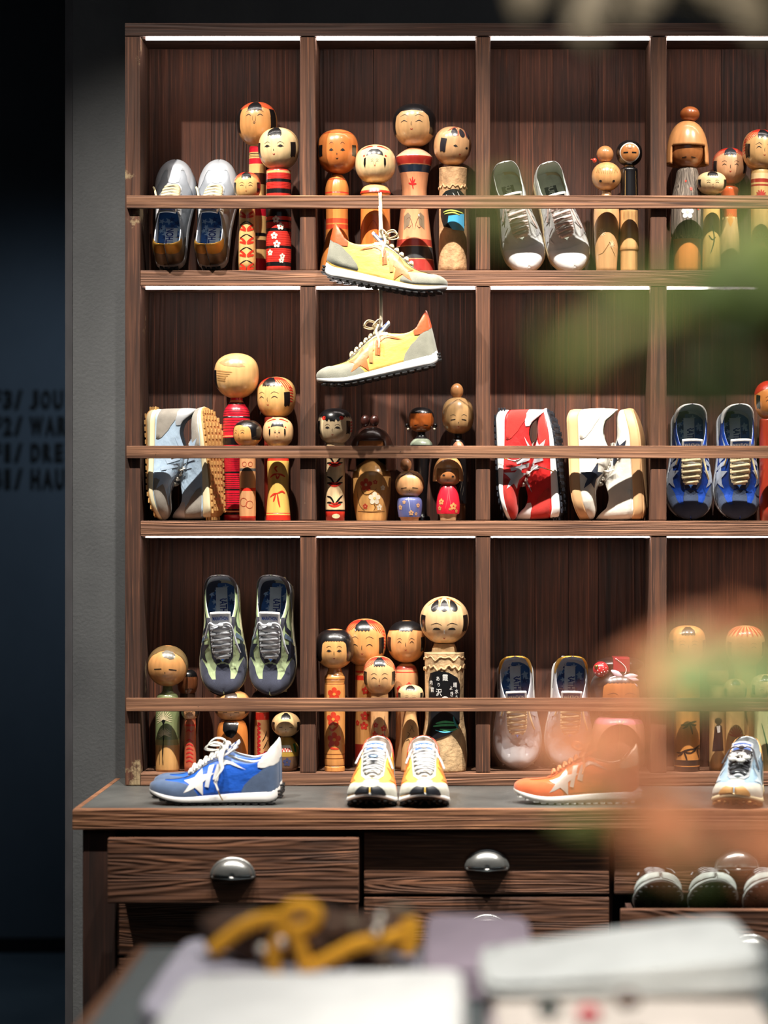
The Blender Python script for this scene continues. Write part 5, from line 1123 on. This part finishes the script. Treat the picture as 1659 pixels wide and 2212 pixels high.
o = q.build('flower_ornament', a); o['label'] = 'white beaded flower'
pose(a, (-.22, -1, 0), (0, 0, 1), P(1600, 1670, 5.41), CTZ)
c = dup(a, 'pale denim runner cut by the right photo edge, outermost on the worktop'); pose(c, (-.05, -1, 0), (0, 0, 1), P(1712, 1670, 5.43), CTZ)
# open drawer: black knitted ones
KN = mat((150, 164, 162), 'bark')
S = dict(main=mat((24, 26, 28), 'nylon'), toe=mat((190, 204, 200), 'suede'), toe_style='plain', stay=BR, mid=mat((190, 200, 198), 'rubber'), out=BR, bumper=mat((196, 208, 204), 'suede'), lace=mat((160, 164, 168), 'silver'), lining=BR, tongue=mat((196, 200, 204), 'silver'), bow='short')
a = shoe('black runner with grey knitted toe lying in the open drawer, leftmost', S, .92, sw=1.08)
dz = Z(1965, 5.125)-.062
for i, (px, lb) in enumerate(((1414, None), (1531, 'black runner with grey knitted toe lying in the open drawer, second from left'), (1648, 'black runner with grey knitted toe in the open drawer at the right photo edge'))):
    c = a if i == 0 else dup(a, lb); pose(c, (.02, -1, .50), (0, .50, 1), P(px, 1922, 5.27))
for rt in [o for o in bpy.data.objects if o.parent is None and '_k' in o.keys()]: del rt['_k']
# ------------------------------------------------------------------ display table in the foreground
TZ = .85; TX0 = (300-VX)/FPX*3.54
tb = empty('display_table', (TX0, 3.54, 0), 'dark grey metal topped table with a brown edge in the blurred foreground', 'table')
m_tt = mat((96, 104, 104), 'dull')
wpart(tb, 'table_top', (TX0+.012, 2.2, TZ-.03), (1.6, 3.54, TZ), m_tt, .002)
wpart(tb, 'table_edge', (TX0, 2.2, TZ-.05), (TX0+.012, 3.54, TZ+.0005), Wedge, .001)
for lx in (TX0+.03, 1.5):
    for ly in (2.25, 3.46): wpart(tb, 'leg', (lx, ly, 0), (lx+.05, ly+.05, TZ-.0505 if lx < 0 else TZ-.0305), Wd2, .003)
def cloth(label, cat, name, c, size, h, m, rz=0, layers=3, wave=.006, tilt=0, seed=0, stripe=None):
    """folded garment: a stack of soft rounded layers"""
    rn = random.Random(seed); root = None; n = 40
    mb = MB()
    for l in range(layers):
        hz = h/layers; z0 = hz*l; ph = rn.uniform(0, 6); sx = size[0]/2*(1-.02*l); sy = size[1]/2*(1-.015*l)
        vs = []; fs = []
        NV = 10
        for j in range(NV+1):
            t = -1+2*j/NV
            for i in range(n):
                a = 2*PI*i/n; cx_ = math.copysign(abs(math.cos(a))**.22, math.cos(a)); cy_ = math.copysign(abs(math.sin(a))**.22, math.sin(a))
                e = (1-abs(t)**3)**.5 if abs(t) < 1 else 0
                r = (.93+.07*e)
                x = sx*cx_*r*(1+.012*math.sin(3*a+ph)); y = sy*cy_*r*(1+.015*math.cos(2*a+ph))
                z = z0+hz*(t+1)/2
                z += wave*math.sin(x*9+ph)*math.cos(y*7+ph*2)*(l+1)/layers*(t+1)/2+tilt*(x/sx)*(t+1)/2*(l+1)/layers
                vs.append((x, y, max(z, .0003)))
        for j in range(NV):
            for i in range(n):
                q = j*n+i; b_ = j*n+(i+1) % n; fs.append((q, b_, b_+n, q+n))
        # tops
        m_ = m if not stripe or l % 2 == 0 else stripe
        gx = 22; top = []
        mb.add(vs, fs, m_)
        # fill top with rings shrinking to the centre
        ring0 = [Vector(v) for v in vs[NV*n:]]; prev = ring0; tv = list(ring0); tf = []
        for r_i in range(1, 9):
            s_ = 1-r_i/8; cur = []
            for v in ring0:
                x, y = v.x*s_, v.y*s_; z = z0+hz+wave*math.sin(x*9+ph)*math.cos(y*7+ph*2)*(l+1)/layers+tilt*(x/sx)*(l+1)/layers+.004*(1-s_*s_)
                cur.append(Vector((x, y, max(z, .0003))))
            o_ = len(tv); tv += cur
            for i in range(n): tf.append((o_-n+i, o_-n+(i+1) % n, o_+(i+1) % n, o_+i))
        mb.add(tv, tf, m_)
    o = mb.build(name); o.location = c; o.rotation_euler = (0, 0, rz); tag(o, label, cat, 'folded clothes on the table'); return o
T_ = lambda px, py, z: (lambda D: Vector(((px-VX)*D/FPX, D, z)))((EYE-z)*FPX/(py-VY))
WC = mat((232, 231, 226), 'cloth'); LIL = mat((196, 190, 202), 'cloth'); LGR = mat((206, 208, 204), 'cloth'); DGR = mat((120, 126, 126), 'cloth'); MAU = mat((170, 154, 166), 'cloth')
cloth('lilac folded shirt under the white one at the left of the table', 'shirt', 'folded_shirt', Vector((-.225, 3.17, TZ)), (.33, .58), .035, LIL, rz=.0, layers=2, seed=1)
cloth('large white folded garment lying nearest on the table, left', 'shirt', 'folded_shirt', Vector((-.165, 2.76, TZ+.0365)), (.34, .42), .035, WC, rz=.0, layers=2, seed=2, wave=.004)
cloth('mauve folded shirt behind, between the brown bag and grey white trousers', 'shirt', 'folded_shirt', Vector((.02, 3.31, TZ+.001)), (.15, .38), .05, MAU, layers=3, seed=3)
cloth('mauve and cream folded knitwear stack beneath the white trousers', 'knitwear', 'folded_knitwear', Vector((.19, 2.88, TZ+.001)), (.33, .44), .05, MAU, layers=4, seed=4, stripe=mat((214, 202, 190), 'cloth'))
cloth('grey white folded trousers lying on top of the knitwear stack', 'trousers', 'folded_trousers', Vector((.19, 3.00, TZ+.058)), (.335, .28), .030, LGR, rz=.03, layers=2, seed=5, wave=.005, tilt=.02)
cloth('grey folded jacket at the lower right corner of the table', 'jacket', 'folded_jacket', Vector((.475, 2.85, TZ+.001)), (.20, .46), .07, DGR, layers=3, seed=6, rz=.0, wave=.008)
# coloured buttons in front of the knitwear pile
for (px, py, col, nm, lb) in ((1185, 2180, (20, 50, 44), 'toggle', 'dark green toggle at the edge of the knitwear stack'), (1272, 2192, (214, 46, 66), 'toggle', 'red toggle at the edge of the knitwear stack'), (1356, 2160, (90, 56, 30), 'toggle', 'brown toggle at the edge of the knitwear stack')):
    D = 2.645; q = MB(); p = P(px, py, D); q.ell((0, 0, 0), (.014, .010, .010), mat(col)); o = q.build(nm); o.location = p; tag(o, lb, 'toggle', 'coloured toggles')
# brown knitted bag with yellow cord
BZ = TZ+.0365
bg = empty('knitted_bag', Vector((-.205, 3.21, BZ)), 'brown knitted bag tied with thick yellow cord on the folded shirts', 'bag')
BRK = mat((84, 58, 42), 'bark'); BRK2 = mat((128, 110, 90), 'bark'); YC = mat((236, 168, 40), 'cloth')
def Q(px, py, D): return P(px, py, D)-bg.location
q = MB(); rn = random.Random(3)
zc0 = BZ
pts = [Q(450+440*t/12, 2092-22*math.sin(PI*t/12), 3.20+.01*math.sin(t)) for t in range(13)]
q.tube([Vector((p.x, p.y, 0.036+.006*math.sin(i*1.3))) for i, p in enumerate(pts)], .060, .035, BRK, seg=18, taper=lambda t: .55+.45*math.sin(PI*min(max(t, .05), .95))**.5)
for k in range(46):
    t = rn.random(); p = Q(455+430*t, 2080, 3.17); q.ell((p.x, p.y-.01+rn.uniform(-.04, .04), rn.uniform(.014, .068)), (rn.uniform(.009, .015),)*3, BRK if k % 3 else BRK2, 10, 7)
q.build('bag_body', bg)
q = MB(); q.tube(cr([Q(650, 2060, 3.2), Q(720, 2020, 3.2), Q(800, 1985, 3.2), Q(860, 1966, 3.2), Q(885, 1980, 3.2), Q(880, 2040, 3.2)], 8), .009, .009, BRK2, seg=10); q.build('handle', bg)
q = MB()
for pl in ([(455, 2055), (520, 2005), (575, 1985), (620, 1985)], [(620, 1985), (625, 1962), (660, 1958), (685, 1975), (668, 2000), (630, 2010), (610, 2000)], [(620, 1990), (600, 2040), (590, 2100)], [(630, 2000), (650, 2050), (660, 2100)], [(660, 2095), (720, 2065), (770, 2040), (830, 2030), (880, 2010), (878, 1985)], [(885, 1985), (893, 2020), (880, 2060)], [(600, 2030), (588, 2070), (600, 2110)]):
    q.tube(cr([Q(a, c_, 3.085) for i, (a, c_) in enumerate(pl)], 8), .0095, .0095, YC, seg=10)
o = q.build('yellow_cord', bg); o['label'] = 'thick yellow cord tied in a bow'
for px, py in ((565, 2049), (608, 2034), (822, 1982), (815, 2010)):
    q = MB(); q.ell(Q(px, py, 3.075), (.0065,)*3, mat((244, 240, 226), 'metal'), 12, 8); q.build('bead', bg)  # small bright balls added to stand in for out-of-focus highlights

# ------------------------------------------------------------------ flowering branches in a tall vase, very near the camera
vp = Vector((.36, 1.12, 0))
st = empty('vase_stand', vp, 'dark wooden stand carrying the vase beside the camera', 'stand')
q = MB(); q.box((-.14, -.14, .76), (.14, .14, .79), Wd2, .003); q.box((-.03, -.03, .02), (.03, .03, .7595), Wd2, .002); q.box((-.12, -.12, 0), (.12, .12, .0195), Wd2, .002); q.build('stand_body', st)
vs_ = empty('vase', vp+Vector((0, 0, .7905)), 'tall dark ceramic vase holding the orange blossom branches', 'vase')
q = MB(); lathe(q, smooth_prof([(0.0005, .05), (.05, .07), (.14, .075), (.22, .05), (.27, .038), (.30, .045)]), mat((40, 44, 48))); q.build('vase_body', vs_)
br = empty('blossom_branch', vp+Vector((0, 0, 1.06)), 'out of focus branch with orange blossoms and green leaves at the right edge', 'branch')
fb = br.location
GRL = [mat((76, 94, 6), 'dull'), mat((124, 130, 60), 'dull'), mat((52, 70, 4), 'dull')]; LGN = mat((176, 200, 130), 'dull'); OP = [mat((230, 144, 98), 'dull'), mat((234, 156, 118), 'dull')]; STM = mat((70, 60, 32), 'dull')
def leaf(q, p, d, n, ln, wd, m, curl=.15):
    d = Vector(d).normalized(); n = Vector(n); s = d.cross(n).normalized(); n = s.cross(d).normalized(); vs = []; N = 10
    for i in range(N+1):
        t = i/N; w_ = wd*math.sin(PI*min(t*.98+.01, 1))**.8*(1-.25*t); c_ = p+d*(ln*t)-n*(curl*ln*t*t)
        vs += [c_-s*w_+n*(w_*.25), c_, c_+s*w_+n*(w_*.25)]
    q.add(vs, [(3*i+j, 3*i+3+j, 3*i+4+j, 3*i+1+j) for i in range(N) for j in (0, 1)], m)
rn = random.Random(11); stems = MB(); nf = 0
def blossom(px, py, D, r, m):
    c_ = P(px, py, D)-fb; o = MB(); ax = Vector((rn.uniform(-.4, .4), -1, rn.uniform(-.1, .7))).normalized(); t1 = ax.orthogonal().normalized(); t2 = ax.cross(t1)
    for k in range(6):
        a = 2*PI*k/6+rn.random()*.3; d = (t1*math.cos(a)+t2*math.sin(a))*1.0+ax*.45; leaf(o, c_, d, ax, r, r*.42, m, .35)
    o.ell(c_+ax*r*.15, (r*.16,)*3, LGN, 10, 8); ob = o.build('blossom', br); md = ob.modifiers.new('s', 'SOLIDIFY'); md.thickness = .0006
    return c_
Dn = 1.03
targets = [(1440, 1460, 1.28, .026), (1510, 1400, 1.32, .017), (1615, 1395, 1.30, .021), (1545, 1570, 1.28, .013), (1235, 1610, 1.26, .019), (1165, 1590, 1.30, .013), (1335, 1600, 1.24, .020), (1290, 1665, 1.34, .014),
           (1440, 1775, 1.22, .024), (1500, 1810, 1.28, .015), (1655, 1830, 1.25, .021), (1650, 1470, 1.34, .013), (1400, 1650, 1.34, .012)]
heads = [blossom(px, py, D, r, OP[i % 2]) for i, (px, py, D, r) in enumerate(targets)]
q0 = Vector((0, 0, -.05))
for i, h_ in enumerate(heads):
    mid = Vector((h_.x*.45+.05, h_.y*.4, h_.z*.5+(.02 if h_.z > 0 else -.05))); stems.tube(cr([q0, mid, h_], 8), .0011, .0011, STM, seg=6)
stems.build('stem', br)
def leaf_part(root, base, px, py, D, d, ln, wd, m, nm='leaf'):
    q = MB(); leaf(q, P(px, py, D)-base, d, (0, -1, .4), ln, wd, m); o = q.build(nm, root); md = o.modifiers.new('s', 'SOLIDIFY'); md.thickness = .0005
lf = [((1475, 1540), (.2, -.2, 1), .034, .017, 3), ((1545, 1480), (-1, -.2, .1), .028, .014, 3), ((1610, 1550), (.2, -.2, 1), .034, .016, 3), ((1200, 1745), (1, 0, -.1), .036, .007, 1), ((1290, 1725), (1, 0, .1), .034, .007, 1), ((1390, 1850), (.6, 0, -.3), .028, .010, 2), ((1440, 1880), (1, 0, .1), .03, .009, 2), ((1340, 1700), (1, 0, -.3), .030, .008, 0)]
for (px, py), d, ln, wd, ci in lf: leaf_part(br, fb, px, py, 1.25, d, ln*1.15, wd*1.15, LGN if ci == 3 else GRL[ci])
gb = empty('leafy_branch', vp+Vector((.01, .02, 1.065)), 'out of focus green leafy branch at the right edge, upper half', 'branch')
fg = gb.location
for px, py, D, d, ln, wd, ci in ((1450, 620, 1.05, (1, 0, .35), .060, .018, 0), (1540, 530, 1.02, (1, 0, .2), .04, .014, 1), (1560, 640, 1.05, (1, .1, -.1), .05, .014, 2), (1500, 570, 1.04, (1, 0, .2), .044, .013, 0), (1610, 470, 1.0, (.6, 0, -.5), .03, .012, 1), (1600, 600, .98, (1, 0, .3), .04, .016, 0),
                                (1035, 440, 1.03, (.7, 0, .1), .020, .006, 1), (1060, 520, 1.05, (.3, 0, .6), .018, .006, 1), (1190, 690, 1.06, (.3, 0, -1), .034, .006, 1), (1230, 800, 1.06, (.5, 0, .7), .028, .006, 1), (1300, 720, 1.03, (1, 0, .5), .034, .006, 1), (1250, 560, 1.05, (1, 0, -.2), .03, .004, 1),
                                (1270, 620, 1.05, (1, 0, .1), .036, .005, 0), (1430, 800, 1.07, (1, 0, -.3), .044, .010, 2), (1540, 830, 1.05, (.7, 0, .7), .036, .010, 2), (1380, 660, 1.04, (1, 0, .1), .034, .008, 0), (1400, 900, 1.07, (1, 0, .1), .044, .006, 2), (1480, 700, 1.05, (1, 0, .1), .05, .011, 2), (1560, 640, 1.02, (1, 0, -.3), .04, .014, 2), (1520, 560, 1.0, (1, 0, -.1), .05, .016, 0)):
    leaf_part(gb, fg, px, py, D*1.12, d, ln*1.12, wd*1.12, GRL[ci])
q = MB()
for px, py in ((1500, 650), (1600, 560), (1300, 720), (1070, 470), (1520, 800), (1240, 790)):
    h_ = P(px, py, 1.05)-fg; q.tube(cr([Vector((0, 0, -.05)), Vector((.02, 0, .25)), Vector((h_.x*.5+.03, h_.y*.5, h_.z*.8)), h_], 8), .0012, .0012, GRL[2], seg=6)
q.build('stem', gb)
pb = empty('dried_branch', vp+Vector((-.01, .03, 1.07)), 'out of focus branch with pale beige petals across the top right corner', 'branch')
fp = pb.location; PB = mat((146, 132, 108), 'dull')
for px, py, D, d, ln, wd in ((1160, -60, 1.9, (-.35, 0, -1), .040, .017), (1330, -60, 1.9, (-.75, 0, -1), .062, .017), (1270, 20, 1.85, (.15, 0, -1), .034, .014), (1440, -70, 1.9, (-.7, 0, -1), .054, .016), (1480, -70, 1.95, (1, 0, -.8), .06, .013), (1590, -40, 1.95, (.5, 0, -1), .06, .018)):
    leaf_part(pb, fp, px, py, D, d, ln, wd, PB, 'petal')
q = MB()
for px, py in ((1165, -70), (1360, -60), (1560, -60), (1480, -60)):
    h_ = P(px, py, 1.9)-fp; q.tube(cr([Vector((0, 0, -.05)), Vector((.05, 0, .3)), Vector((.02, 0, .55)), h_], 8), .0014, .0014, STM, seg=6)
q.build('stem', pb)
